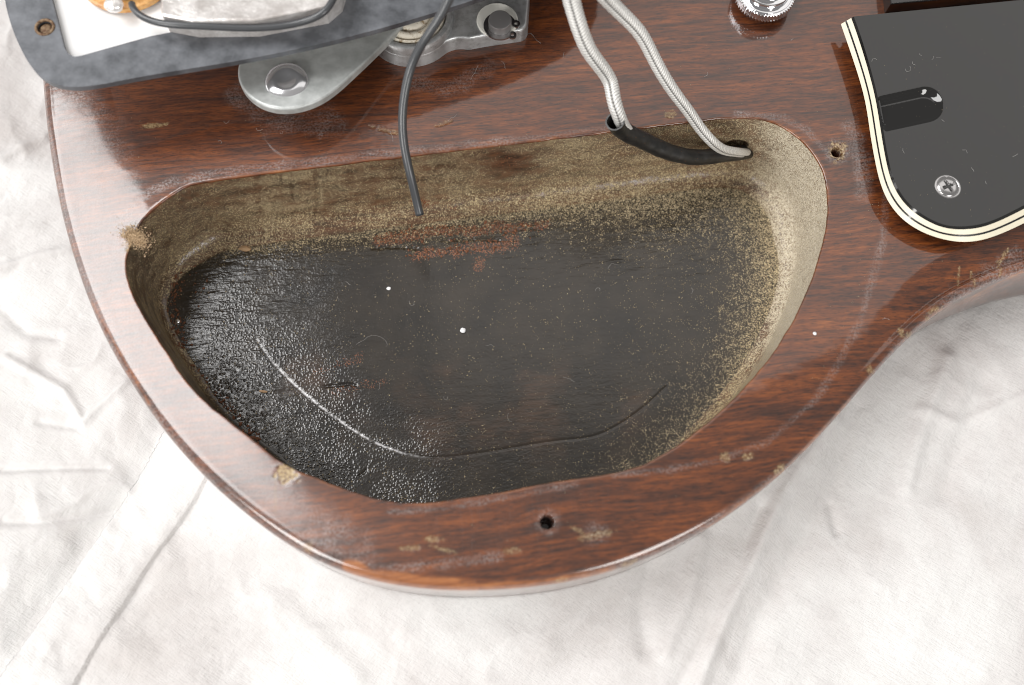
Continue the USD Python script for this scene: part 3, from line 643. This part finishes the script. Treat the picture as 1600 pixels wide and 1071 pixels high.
def guard_top(f0):
    """The black sheet with an added shallow scoop standing in for a dark reflection."""
    z0, z1 = (zb + (zt - zb) * f0) * MM, zt * MM
    a = np.vstack([edge(f0), tail_b]); b = np.vstack([edge(1.0), tail_b]); n = len(a)
    poly = Polygon(b); gx = hexgrid(*b[:, 0][[b[:, 0].argmin(), b[:, 0].argmax()]], *b[:, 1][[b[:, 1].argmin(), b[:, 1].argmax()]], .0006)
    pr = poly.buffer(-.0004); gx = gx[shapely.contains_xy(pr, gx[:, 0], gx[:, 1])]
    gc = pix(np.c_[gx, np.full(len(gx), z1)]); gx = gx[(gc[:, 0] < 1520) & (gc[:, 1] > 100) & (gc[:, 1] < 240)]
    p, t = fill([b], gx, poly)
    q = pix(np.c_[p, np.full(len(p), z1)]); sd = polydist(q, [(1350, 187), (1446, 166)])
    v_ = ((q[:, 1] - 166) - (q[:, 0] - 1446) * (187 - 166) / (1350 - 1446.)) / 29
    dep = 2.3 * np.clip((1 - v_) / 2, 0, 1) * (1 - sm(sd, 19, 30)) * (np.arange(len(p)) >= n)  # added scoop, shaped to look dark like a reflection in the gloss
    c_ = np.vstack([edge(1.35), tail_b]); npn = len(p)
    v = np.vstack([np.c_[a, np.full(n, z0)], np.c_[p, z1 - dep * MM], np.c_[c_, np.full(n, z0)], np.c_[c_, np.full(n, (zb + .1) * MM)]])
    k = np.arange(n); k2 = (k + 1) % n; o1, o2 = n + npn, 2 * n + npn
    tb = Delaunay(c_).simplices; ca_ = c_[tb].mean(1); tb = tb[shapely.contains_xy(Polygon(c_).buffer(0), ca_[:, 0], ca_[:, 1])]
    q_ = lambda a0, b0: [np.stack([a0 + k, a0 + k2, b0 + k2], -1), np.stack([a0 + k, b0 + k2, b0 + k], -1)]
    return v, np.vstack(q_(0, n) + q_(o1, 0) + q_(o2, o1) + [t + n, tb + o2])
pick = UsdGeom.Xform.Define(stage, G + 'pickguard').GetPrim(); tag(pick, 'glossy black pickguard edged with cream and black plies')
for name, f0, f1, mat in [('cream_ply', 0, .33, CREAM), ('black_ply', .33, .46, BLACK), ('cream_ply_001', .46, .80, CREAM)]:
    prim(G + 'pickguard/' + name, ply(f0, f1), mat, 25)
prim(G + 'pickguard/top_ply', guard_top(.80), GUARD, 30)
# screw with a cross recess
sc = at(1481, 292, zt); sr = 3.2
def cross(r, z, a):
    th = np.mod(a[0] - .5, np.pi / 2); return r
hp = [(0, .55), (.4, .56), (1.0, .55), (1.8, .48), (2.5, .30), (2.9, .12), (3.05, -.1), (3.3, -.25)]
hv, hf = lathe([(max(r, .02) * MM, zz * MM) for r, zz in hp], 96)
rr = [0, .25, .5, .75, 1.0, 1.3, 1.6, 1.9, 2.2, 2.5, 2.8, 3.0, 3.1]
hz = np.interp(rr, [0, 1.0, 2.0, 2.6, 3.0, 3.1], [.62, .60, .50, .34, .12, -.05])
hv, hf = lathe([(max(r, .01) * MM, zz * MM) for r, zz in zip(rr, hz)], 128)
ca, sa = math.cos(.5), math.sin(.5); ux, uy = hv[:, 0] * ca + hv[:, 1] * sa, -hv[:, 0] * sa + hv[:, 1] * ca
inx = np.minimum(sm(.00058 - np.abs(ux), 0, .0003) * (np.abs(uy) < .0017), 1) + sm(.00058 - np.abs(uy), 0, .0003) * (np.abs(ux) < .0017)
hv[:, 2] -= np.clip(inx, 0, 1) * .0007
prim(G + 'pickguard/screw_head', (hv + sc, hf), CHROME_DULL, 40)
prim(G + 'pickguard/screw_rim', lathe([(3.05 * MM, -.1 * MM), (3.15 * MM, .10 * MM), (3.45 * MM, .14 * MM), (3.75 * MM, .02 * MM)], 64, sc), RUST if False else CHROME_DULL, True)
# stand-off posts under the guard
for k, (x, y) in enumerate([(1481, 292), (1650, 60)]):
    c0 = at(x, y, zb); prim(G + 'pickguard/spacer' + ('' if k == 0 else '_%03d' % k), lathe([(2.2 * MM, -zb * MM), (2.2 * MM, 0)], 24, c0), BLACK, 30)

# black pickup bezel past the guard, just entering the picture
bz = [at(1392, 6, 5)[:2], at(1480, -2, 5)[:2], at(1800, -40, 5)[:2], at(1800, -180, 5)[:2], at(1375, -160, 5)[:2]]
prim(G + 'pickup_surround', bevelled(Polygon(bz), 0.02 * MM, 5 * MM, .6 * MM), BLACK, 30)

# ---------------------------------------------------------------- bridge
h = 8.0
bc = at(640, 19, h)
ro, ri = 13.3, 11.0
casting = [(560, 60), (590, 62)]
# foot: round boss joined to a lug at the right
lugpx = [(690, 40), (730, 66), (756, 61), (818, 52), (823, 44), (826, 0), (828, -70), (640, -90)]
lug = Polygon(at(np.array([q[0] for q in lugpx], float), np.array([q[1] for q in lugpx], float), 3.5)[:, :2])
boss = shapely.Point(bc[0], bc[1]).buffer(ro * MM, 48)
lug = lug.buffer(-.0012).buffer(.0024).buffer(-.0012)
foot = lug.union(boss).buffer(.008).buffer(-.0100).buffer(.0020)
foot = foot.difference(shapely.Point(bc[0], bc[1]).buffer(ri * MM, 48)) if False else foot
br = prim(G + 'bridge_foot', bevelled(Polygon(np.array([np.array(foot.exterior.interpolate(t_, normalized=True).coords[0]) for t_ in np.linspace(0, 1, 260, endpoint=False)])), 0.02 * MM, 5.2 * MM, .9 * MM, 4, .0004), ZINC, 35)
prim(G + 'bridge_foot/boss', lathe([(ro * MM + .0004, .02 * MM), (ro * MM, 2 * MM), ((ro - .15) * MM, (h - 1.4) * MM), ((ro - .6) * MM, (h - .35) * MM), ((ro - 1.2) * MM, h * MM), ((ri + .6) * MM, h * MM), ((ri + .15) * MM, (h - .2) * MM), (ri * MM, (h - .7) * MM), (ri * MM, 5.3 * MM), (.02 * MM, 5.3 * MM)], 128, (bc[0], bc[1], 0)), ZINC, 35)
bush = [(.02, 8.6), (3.0, 8.6), (5.0, 8.5), (5.9, 8.1), (6.2, 7.3), (6.5, 7.2), (6.8, 7.9), (7.6, 8.4), (8.4, 8.3), (8.8, 7.7), (9.0, 7.0), (9.2, 7.0), (9.4, 7.5), (9.9, 7.8), (10.35, 7.5), (10.5, 6.8), (10.5, 5.4)]
prim(G + 'bridge_foot/rubber_bush', lathe([(a * MM, b * MM) for a, b in bush], 128, (bc[0], bc[1], 0)), IVORY, 50)
wc = at(777, 33, 5.2); 
prim(G + 'bridge_foot/washer', lathe([(6.25 * MM, 0), (6.2 * MM, .4 * MM), (6.0 * MM, .55 * MM), (4.5 * MM, .35 * MM), (.05 * MM, .35 * MM)], 96, wc), NYLON, 40)
st = at(781, 42, 5.7)
prim(G + 'bridge_foot/stud', lathe([(3.45 * MM, -.3 * MM), (3.45 * MM, 3.0 * MM), (3.35 * MM, 3.3 * MM), (3.1 * MM, 3.42 * MM), (.05 * MM, 3.42 * MM)], 96, st), STUD, 30)
a = np.linspace(math.radians(15), math.radians(325), 60)
ring = np.vstack([np.c_[4.9 * np.cos(a), 4.9 * np.sin(a)], np.c_[3.5 * np.cos(a), 3.5 * np.sin(a)][::-1]]) * MM
clip = Polygon(ring).buffer(0)
for aa in (15, 325):
    e = np.array([4.9 * math.cos(math.radians(aa)), 4.9 * math.sin(math.radians(aa))]) * MM
    clip = clip.union(shapely.Point(*e).buffer(1.25 * MM)).difference(shapely.Point(*e).buffer(.5 * MM))
clipm = trimesh.creation.extrude_polygon(max(getattr(clip, 'geoms', [clip]), key=lambda q: q.area), .6 * MM, engine='earcut'); clipm.apply_translation([st[0], st[1], st[2] - .1 * MM])
prim(G + 'bridge_foot/retaining_clip', clipm, CHROME_DULL, 30)

# the lever arm with a domed rivet, sloping gently down to the back
AR = [(374, 96), (372, 118), (381, 142), (402, 160), (430, 169), (458, 169), (486, 162), (512, 148), (545, 122), (580, 88), (622, 48), (668, 4), (720, -50), (640, -110), (470, -20), (410, 55)]
ar = np.array(AR, float)
za = 15.0 - (170 - ar[:, 1]) * .045
ap = at(ar[:, 0], ar[:, 1], za)
arm_ring = spline(ap, .0008, True, 1e-7)
def arm_z(q):
    A = np.c_[arm_ring[:, :2], np.ones(len(arm_ring))]; k = np.linalg.lstsq(A, arm_ring[:, 2], rcond=None)[0]
    return q @ k[:2] + k[2]
rg = ccw(arm_ring[:, :2]); ni = inward(rg); n_ = len(rg); zz = arm_z(rg)
rows_a = [np.c_[rg, zz - 2.6 * MM]] + [np.c_[rg + ni * (.8 * MM * (1 - math.cos(t))), zz - .8 * MM + .8 * MM * math.sin(t)] for t in np.linspace(0, np.pi / 2, 5)]
tp, tt = fill([rows_a[-1][:, :2]], np.zeros((0, 2)), Polygon(rows_a[-1][:, :2]))
prim(G + 'bridge_arm', (np.vstack(rows_a), np.vstack([strip(len(rows_a), n_), tt + n_ * (len(rows_a) - 1), tt[:, ::-1]])), ARM, 35)
rv = at(447, 125, 14.2); rv[2] = arm_z(rv[:2])
dome_p = [(6.1, -.6), (6.1, .25), (5.95, .6), (5.5, 1.0), (4.7, 1.4), (3.9, 1.62), (3.3, 1.62), (2.7, 1.45), (1.8, 1.15), (.9, .98), (.03, .95)]
prim(G + 'bridge_arm/rivet', lathe([(r * MM, z_ * MM) for r, z_ in dome_p], 96, rv), RIVET, True)
# the arm's pivot leg, down to the wood
lg = at(505, 90, 0); prim(G + 'bridge_arm/leg', lathe([(5 * MM, .05 * MM), (5 * MM, 9.0 * MM)], 48, lg), ZINC, 30)

# knurled thumb wheel
kc = at(1193, -3, 2.6)
teeth = 58
def knurl(r, z_, a):
    return r * (1 + np.where((z_ > .0001) & (z_ < .0031) & (r > .0080), .030 * np.where(np.mod(a * teeth / (2 * np.pi) + .05, 1) < .5, 1, -1), 0))
kp = [(8.1, 0.06), (8.8, .10), (9.0, .30), (9.0, 2.75), (8.85, 2.92), (8.1, 2.95)]
prim(G + 'thumb_wheel', lathe([(r * MM, z_ * MM) for r, z_ in kp], teeth * 6, kc, lambda r, z_, a: r * (1 + np.where(r > .0085, .024 * np.clip(np.cos(a * teeth) * 1.8, -1, 1), 0))), CHROME, False)
cp_ = [(5.0, -2.6), (5.0, -.02), (8.2, 0.0), (8.25, 2.6), (8.2, 3.0), (8.05, 3.12), (7.5, 3.16), (7.1, 3.16), (6.95, 3.3), (6.9, 4.5), (6.75, 4.85), (6.4, 5.02), (5.6, 5.06), (5.4, 5.2), (5.3, 5.6), (5.25, 8.3), (5.1, 8.75), (4.7, 9.0), (4.0, 9.08), (.05, 9.12)]
prim(G + 'thumb_wheel/hub', lathe([(r * MM, z_ * MM) for r, z_ in cp_], 128, kc), CHROME, 35)

# ---------------------------------------------------------------- the lifted control plate, lying upside down across the bridge
plate = thing('control_plate', 'dark grey steel control plate lifted out and lying upside down over the bridge', 'control plate')
Q = '/World/control_plate/'
zp = 24.0
PO = [(4, -40), (8, 0), (20, 45), (35, 82), (52, 108), (76, 128), (105, 136), (142, 134), (200, 124), (300, 107), (370, 96), (480, 73), (600, 43), (700, 14), (780, -14), (900, -70), (960, -140), (900, -260), (600, -300), (200, -260), (40, -160)]
PI_ = [(70, -60), (76, -20), (100, 74), (106, 84), (116, 89), (128, 87), (235, 57), (310, 42), (430, 22), (560, -8), (720, -60), (760, -120), (600, -220), (200, -200), (90, -140)]
po, pi_ = np.array(PO, float), np.array(PI_, float)
ro_ = spline(at(po[:, 0], po[:, 1], zp)[:, :2], .0010, True, 1e-7)
ri_ = at(pi_[:, 0], pi_[:, 1], zp)[:, :2]
ri_ = np.asarray(Polygon(ri_).buffer(.0006).buffer(-.0006).exterior.coords)
hole = shapely.Point(*at(70, 43, zp)[:2]).buffer(2.3 * MM)
fr = Polygon(ro_, [ri_]).difference(hole)
prim(Q + 'frame', bevelled(fr, (zp - 1.8) * MM, zp * MM), STEEL, 30)
rimc = at(70, 43, zp)
th_ = np.linspace(0, 2 * np.pi, 49)
tor = trimesh.creation.torus(2.35 * MM, .42 * MM, 48, 10); tor.apply_translation(rimc)
prim(Q + 'screw_eyelet', tor, RUST, True)
prim(Q + 'screw_tip', lathe([(2.2 * MM, -1.6 * MM), (2.0 * MM, -1.0 * MM), (1.2 * MM, -.5 * MM), (.05 * MM, -.4 * MM)], 32, rimc), RUST, True)
sheet = Polygon(ri_).buffer(.0015)
prim(Q + 'shield_sheet', bevelled(sheet, (zp - 2.6) * MM, (zp - 1.95) * MM, .05 * MM), WHITE, 30)  # shiny shield sheet, its window reflection painted plain white
# potentiometers: phenolic wafer, metal can
w1 = at(192, -56, 27)
pot = prim(Q + 'potentiometer', lathe([(10.6 * MM, -5 * MM), (10.6 * MM, -.3 * MM), (10.3 * MM, 0), (7.6 * MM, 0), (7.6 * MM, 0)], 96, (w1[0], w1[1], 28.5 * MM)), NICKEL, 30)
prim(Q + 'potentiometer/wafer', lathe([(13.4 * MM, -5.2 * MM), (13.4 * MM, -3.6 * MM), (13.0 * MM, -3.4 * MM), (10.2 * MM, -3.4 * MM)], 96, (w1[0], w1[1], 28.5 * MM)), ORANGE, 30)
prim(Q + 'potentiometer/inner_ring', lathe([(7.6 * MM, -.6 * MM), (7.6 * MM, .3 * MM), (5.8 * MM, .5 * MM), (.05 * MM, .5 * MM)], 96, (w1[0], w1[1], 28.5 * MM)), ORANGE, 30)
sb = trimesh.creation.icosphere(3, 2.6 * MM); sv = np.array(sb.vertices) * [1, .8, .7]; sv += sv * ((fb(sv, 500, 3) - .5) * .4)[:, None]
prim(Q + 'solder_blob', (sv + at(178, 8, 27.5), np.array(sb.faces)), NICKEL, True)
cn = [(252, 24), (300, 33), (396, 32), (508, 11), (530, -8), (560, -110), (300, -130), (250, -60)]
cnp = at(np.array([q[0] for q in cn], float), np.array([q[1] for q in cn], float), 31)[:, :2]
prim(Q + 'metal_cover', bevelled(Polygon(cnp).buffer(-.0006).buffer(.0006), (zp - 1.9) * MM, 31 * MM, .5 * MM), NICKEL, 30)
wp = [(206, 6, 28.5), (214, 20, 29), (232, 31, 29.2), (262, 38, 29.5), (310, 41, 29.5), (380, 44, 29), (432, 42, 29), (478, 33, 30), (506, 19, 31.8), (520, 0, 32.4), (528, -30, 33)]
prim(Q + 'black_lead', tube(spline([at(*q) for q in wp], .0008), .95 * MM, 14), WIRE, True)

# ---------------------------------------------------------------- loose wire and braided cables
wl = [(716, -40, 46), (701, 0, 40), (690, 22, 37), (664, 62, 31), (645, 98, 25), (634, 138, 20), (629, 180, 15), (632, 230, 9), (642, 277, 3), (651, 315, -3), (656, 336, -6)]
tag(prim('/World/loose_wire', tube(spline([at(*q) for q in wl], .0007), 1.22 * MM, 20), WIRE, True), 'thin grey-black wire hanging down into the cavity with a free end', 'wire')
def braided(path_px, rad, twist, seed):
    p = spline([at(*q) for q in path_px], .00016)
    n = len(p); r = np.interp(np.linspace(0, 1, n), np.linspace(0, 1, len(rad)), rad) * MM
    sides = 56
    t, a, b = frames(p)
    s = np.arange(n) * .16; ang = np.arange(sides) * 2 * np.pi / sides
    S, A = np.meshgrid(s, ang + twist, indexing='ij')
    lobe = .80 + .20 * np.abs(np.cos(A)) - .16 * np.exp(-(np.cos(A) / .22) ** 2)
    ph = np.mod(S / .80 + np.abs(np.mod(A / np.pi, 1) - .5) * 3.6, 1)
    bump = np.sin(np.pi * ph) ** .7
    fine_ = .5 + .5 * np.sin((A * 9 + S * 5))
    rr_ = r[:, None] * (lobe + .085 * bump + .02 * fine_ + .05 * (fb(np.c_[S.ravel() * .25, np.cos(A).ravel(), np.sin(A).ravel()], 1, seed, 2).reshape(S.shape) - .5))
    v = p[:, None] + rr_[..., None] * (np.cos(A - twist)[..., None] * a[:, None] + np.sin(A - twist)[..., None] * b[:, None])
    groove = np.clip((1 - bump) ** 1.3 * 1.0 + .25 * (1 - fine_) * (fb(np.c_[S.ravel() * .4, np.cos(A).ravel(), np.sin(A).ravel()], 1, seed + 3, 3).reshape(S.shape)) + .9 * np.exp(-(np.cos(A) / .16) ** 2), 0, 1)
    return (v.reshape(-1, 3), strip(n, sides)), groove.ravel()
c1 = [(884, -40, 45), (893, 0, 38), (905, 42, 33), (920, 78, 28), (940, 106, 23), (954, 130, 19), (959, 155, 18), (966, 178, 15.5), (975, 198, 10.5), (987, 211, 6.5), (1004, 219, 2.8), (1030, 231, -2)]
mesh_, gv = braided(c1, [2.3, 2.15, 2.05, 1.95, 1.8, 1.65, 1.55], 1.3, 5)
cab = thing('braided_cable', 'grey braided cable going into a short black rubber sleeve', 'cable')
prim('/World/braided_cable/braid', mesh_, BRAID, True, groove=gv)
sl = [(961, 190, 14.0), (968, 199, 10.5), (983, 210, 6.6), (1005, 220, 2.5), (1030, 232, -1.5), (1060, 242, -5.5), (1092, 246, -9.0), (1124, 243, -12), (1150, 240, -15), (1172, 236, -20)]
sp = spline([at(*q) for q in sl], .0004)
def hollow(p, r, w):
    v1, f1 = tube(p, r, 40, False); v2, f2 = tube(p, r - w, 40, False); n = len(v1); k = np.arange(40)
    cap = np.stack([k, (k + 1) % 40, n + (k + 1) % 40, n + k], -1)
    return np.vstack([v1, v2]), np.vstack([f1, f2[:, ::-1] + n, cap[:, [0, 2, 1]], cap[:, [0, 3, 2]]])
rs = (2.75 - .45 * np.linspace(0, 1, len(sp)) ** .6) * MM
sv_, sf_ = hollow(sp, rs, .45 * MM)
sv_ = sv_ + (np.stack([fb(sv_, 320, 91 + k_, 3) for k_ in range(3)], -1) - .5) * .45 * MM
prim('/World/braided_cable/sleeve', (sv_, sf_), SLEEVE, 40)
kk = np.random.default_rng(12).integers(0, len(sv_) // 2, 160); kk = kk[sv_[kk, 2] > np.interp(sv_[kk, 0], sp[:, 0], sp[:, 2]) + .8 * MM]
prim('/World/braided_cable/sleeve_dust', specks(sv_[kk], (.06 + .10 * rng.random(len(kk)) ** 2) * MM, .7, 13), CRUMB, False).SetCustomDataByKey('kind', 'stuff')
c2 = [(920, -40, 44), (950, 0, 36), (976, 26, 31), (1000, 52, 27), (1019, 86, 22), (1035, 116, 18), (1056, 148, 13), (1077, 176, 8), (1096, 203, 3), (1110, 219, 0), (1126, 232, -4), (1146, 237.5, -9), (1163, 239, -15), (1172, 236, -21)]
mesh_, gv = braided(c2, [2.1, 1.95, 1.85, 1.75, 1.65, 1.55, 1.45, 1.4, 1.35], 2.0, 6)
tag(prim('/World/braided_cable_001', mesh_, BRAID, True, groove=gv), 'bare braided metal cable entering the dark wiring hole, right of the sleeved one', 'cable')

# ---------------------------------------------------------------- dust, crumbs and lint
body_z_tree = cKDTree(V[base:, :2]); body_pts = V[base:]
def on_body(q):
    p = at(q[:, 0], q[:, 1], 0)
    return body_pts[body_z_tree.query(p[:, :2])[1]]
inside = Polygon(CAVP)
def scatter(n, fn, seed):
    r_ = np.random.default_rng(seed); q = np.c_[r_.uniform(190, 1300, n), r_.uniform(190, 790, n)]
    q = q[shapely.contains_xy(inside.buffer(-6), q[:, 0], q[:, 1])]
    return q[r_.uniform(0, 1, len(q)) < fn(q)]
q = scatter(17000, lambda q: .25 + .6 * sm(620 - q[:, 0], 0, 250) * sm(q[:, 1], 420, 560) + .35 * sm(q[:, 1], 600, 740), 1)
sz = .075 + .15 * rng.random(len(q)) ** 4
tag(prim('/World/dust_specks', specks(on_cavity(q), sz * MM, .6, 2), SPECK, False), 'fine pale dust specks scattered over the black cavity floor', 'dust', kind='stuff')
def near_lines(lines, n, w, seed):
    r_ = np.random.default_rng(seed); out_ = []
    for l in lines:
        p = spline(np.array(l, float), 2.0) if len(l) > 3 else np.array([np.array(l[0]) + (np.array(l[-1]) - np.array(l[0])) * t for t in np.linspace(0, 1, 50)])
        out_.append(p[r_.integers(0, len(p), n)] + r_.normal(0, w, (n, 2)))
    return np.vstack(out_)
ql = np.vstack([near_lines([[(278, 430), (272, 470), (276, 510), (290, 545)]], 150, 5, 3), near_lines([[(300, 570), (330, 610), (370, 650), (405, 690)]], 90, 4, 4), near_lines([[(300, 440), (330, 460)]], 20, 14, 5), near_lines([[(600, 372), (700, 368), (840, 358)]], 90, 8, 6), near_lines([[(640, 395), (720, 390), (790, 385)]], 70, 7, 7)])
tag(prim('/World/wood_crumbs', specks(on_cavity(ql), (.16 + .42 * rng.random(len(ql)) ** 2) * MM, .7, 5), CRUMB, False), 'reddish and tan wood crumbs along the cavity floor edges', 'crumbs', kind='stuff')
r_ = np.random.default_rng(9)
qt = np.vstack([np.c_[r_.uniform(90, 1560, 900), r_.uniform(20, 900, 900)], near_lines([[(590, 118), (640, 126), (700, 110)]], 60, 4, 8), near_lines([[(740, 74), (815, 64)]], 30, 5, 9), near_lines([[(400, 180), (520, 200)]], 70, 25, 10), near_lines([[(1340, 150), (1350, 300), (1370, 360)]], 120, 14, 11), near_lines([[(1370, 390), (1350, 500), (1270, 620)]], 60, 6, 12), near_lines([[(280, 285), (500, 255), (800, 222)]], 80, 5, 13)])
okp = Polygon([(95, 140), (110, 330), (200, 540), (420, 800), (620, 890), (900, 880), (1150, 770), (1380, 540), (1480, 450), (1560, 400), (1390, 340), (1350, 230), (1330, 60), (1260, 60), (1130, 30), (830, 20), (820, 65), (700, 120), (560, 130), (460, 175), (380, 160), (300, 115)])
qt = qt[shapely.contains_xy(okp, qt[:, 0], qt[:, 1]) & ~shapely.contains_xy(inside.buffer(5), qt[:, 0], qt[:, 1])]
tag(prim('/World/surface_dust', specks(on_body(qt), (.04 + .085 * rng.random(len(qt)) ** 3) * MM, .6, 8), SPECK, False), 'tiny pale dust specks on the lacquered wood around the cavity', 'dust', kind='stuff')
gp = np.c_[r_.uniform(1360, 1600, 160), r_.uniform(15, 345, 160)]
gp = gp[shapely.contains_xy(Polygon(GI + [(1740, 0), (1560, 8)]).buffer(-8), gp[:, 0], gp[:, 1])]
tag(prim('/World/guard_dust', specks(at(gp[:, 0], gp[:, 1], zt), (.04 + .06 * r_.random(len(gp)) ** 3) * MM, .6, 9), SPECK, False), 'few white dust specks on the black pickguard', 'dust', kind='stuff')
# single bits one can point at
def lump(name, where, size, mat, label, cat_, seed, flat=.7):
    s = trimesh.creation.icosphere(3); v = np.array(s.vertices); v *= (.7 + .7 * fb(v, 1.3, seed, 3))[:, None]
    v *= np.array(size) * MM; v[:, 2] *= flat
    tag(prim('/World/' + name, (v + where + [0, 0, size[2] * flat * .6 * MM], np.array(s.faces)), mat, True), label, cat_)
LINT = simple('lint_white', base_color=(.82, .82, .84), roughness=.9)
HAIR = simple('grey_lint', base_color=(.50, .48, .46), roughness=.8)
lump('dust_ball', on_cavity(np.array([[723, 517]]))[0], (.8, .8, .75), LINT, 'round white dust ball near the middle of the cavity floor', 'dust ball', 1)
lump('wood_chip', on_cavity(np.array([[384, 389]]))[0], (1.7, 1.0, .9), TAN, 'tan wood chip lying at the upper left of the cavity floor', 'wood chip', 2)
lump('paint_flake', on_cavity(np.array([[607, 452]]))[0], (.6, .5, .4), LINT, 'tiny pale flake on the black floor below the loose wire', 'flake', 3)
lump('brown_splinter', on_cavity(np.array([[411, 612]]))[0], (1.2, .35, .35), TAN, 'small brown splinter left of the curved scratch', 'splinter', 4)
lump('white_grain', on_body(np.array([[1274, 522]]))[0], (.45, .45, .4), LINT, 'single white grain on the brown wood right of the cavity', 'grain', 5)
lump('glass_bead', on_cavity(np.array([[277, 503]]))[0], (.7, .9, .8), CHROME, 'tiny shiny bead at the left foot of the cavity wall', 'bead', 6)
# a tuft of torn wood fibres at the broken screw hole on the left rim
r2 = np.random.default_rng(4); fibres = []
for k in range(260):
    c0 = np.array([213, 372]) + r2.normal(0, 1, 2) * [11, 7] @ np.array([[.85, .5], [-.5, .85]])
    p0 = at(c0[0], c0[1], .05 + r2.random() * .7); d = r2.normal(0, 1, 3); d[2] = abs(d[2]) * .7; d /= np.linalg.norm(d)
    ln = r2.uniform(.25, .8) * MM
    fibres.append(tube(np.array([p0, p0 + d * ln * .5, p0 + d * ln + [0, 0, -.15 * MM]]), r2.uniform(.05, .12) * MM, 4))
gq = np.array([213, 372]) + r2.normal(0, 1, (1500, 2)) * [11, 7] @ np.array([[.85, .5], [-.5, .85]])
gz = at(gq[:, 0], gq[:, 1], 0) + np.c_[np.zeros((1500, 2)), r2.random(1500) * .7 * MM * np.exp(-np.linalg.norm((gq - [213, 372]) / 18, axis=1) ** 2)]
fibres.append(specks(gz, (.07 + .13 * r2.random(1500) ** 2) * MM, .9, 31))
prim(G + 'splintered_wood', cat(fibres), PALETAN, False).SetCustomDataByKey('label', 'tuft of torn tan fibres at the broken screw hole')
stage.GetPrimAtPath(G + 'splintered_wood').SetCustomDataByKey('kind', 'stuff')
# lint: curled hairs
def hair(c0, zf, seed, ln=None):
    r_ = np.random.default_rng(seed); ang = r_.uniform(0, 6.28); k = []; p = np.array(c0, float); L_ = ln or r_.uniform(6, 26)
    cu = r_.normal(0, .22)
    for t in range(9):
        k.append(p.copy()); ang += cu + r_.normal(0, .35); p = p + L_ / 8 * np.array([math.cos(ang), math.sin(ang)])
    k = np.array(k); zs = zf(k)[:, 2].mean() / MM
    return tube(spline(at(k[:, 0], k[:, 1], zs + .08), .0003), r_.uniform(.018, .032) * MM, 5)
hc_ = [hair((x, y), on_cavity, 100 + k, l) for k, (x, y, l) in enumerate([(556, 540, 60), (590, 610, 14), (700, 620, 14), (640, 470, 18), (950, 420, 20), (930, 455, 14), (880, 590, 20), (1000, 380, 16), (480, 470, 14), (800, 660, 18), (760, 540, 12), (540, 440, 10), (1080, 450, 12)])]
tag(prim('/World/lint_fibres', cat(hc_), HAIR, True), 'thin curled lint fibres on the black cavity floor', 'lint', kind='stuff')
hb_ = [hair((x, y), on_body, 200 + k, l) for k, (x, y, l) in enumerate([(845, 68, 34), (735, 125, 26), (610, 205, 18), (700, 190, 18), (790, 108, 14), (440, 205, 10), (1100, 120, 10), (350, 190, 12), (345, 225, 10), (400, 200, 14), (880, 90, 8), (1240, 60, 6), (1390, 500, 12)])]
tag(prim('/World/lint_fibres_001', cat(hb_), HAIR, True), 'thin curled lint fibres on the lacquered wood above the cavity', 'lint', kind='stuff')
zg = lambda k: at(k[:, 0], k[:, 1], zt)
hg_ = [hair((x, y), zg, 300 + k, l) for k, (x, y, l) in enumerate([(1370, 94, 12), (1415, 108, 18), (1430, 102, 8), (1436, 84, 6), (1470, 90, 7), (1511, 240, 12), (1582, 245, 10), (1413, 240, 8), (1542, 288, 6), (1518, 262, 8), (1476, 190, 6), (1458, 88, 7)])]
tag(prim('/World/lint_fibres_002', cat(hg_), HAIR, True), 'short curled lint hairs on the black pickguard', 'lint', kind='stuff')
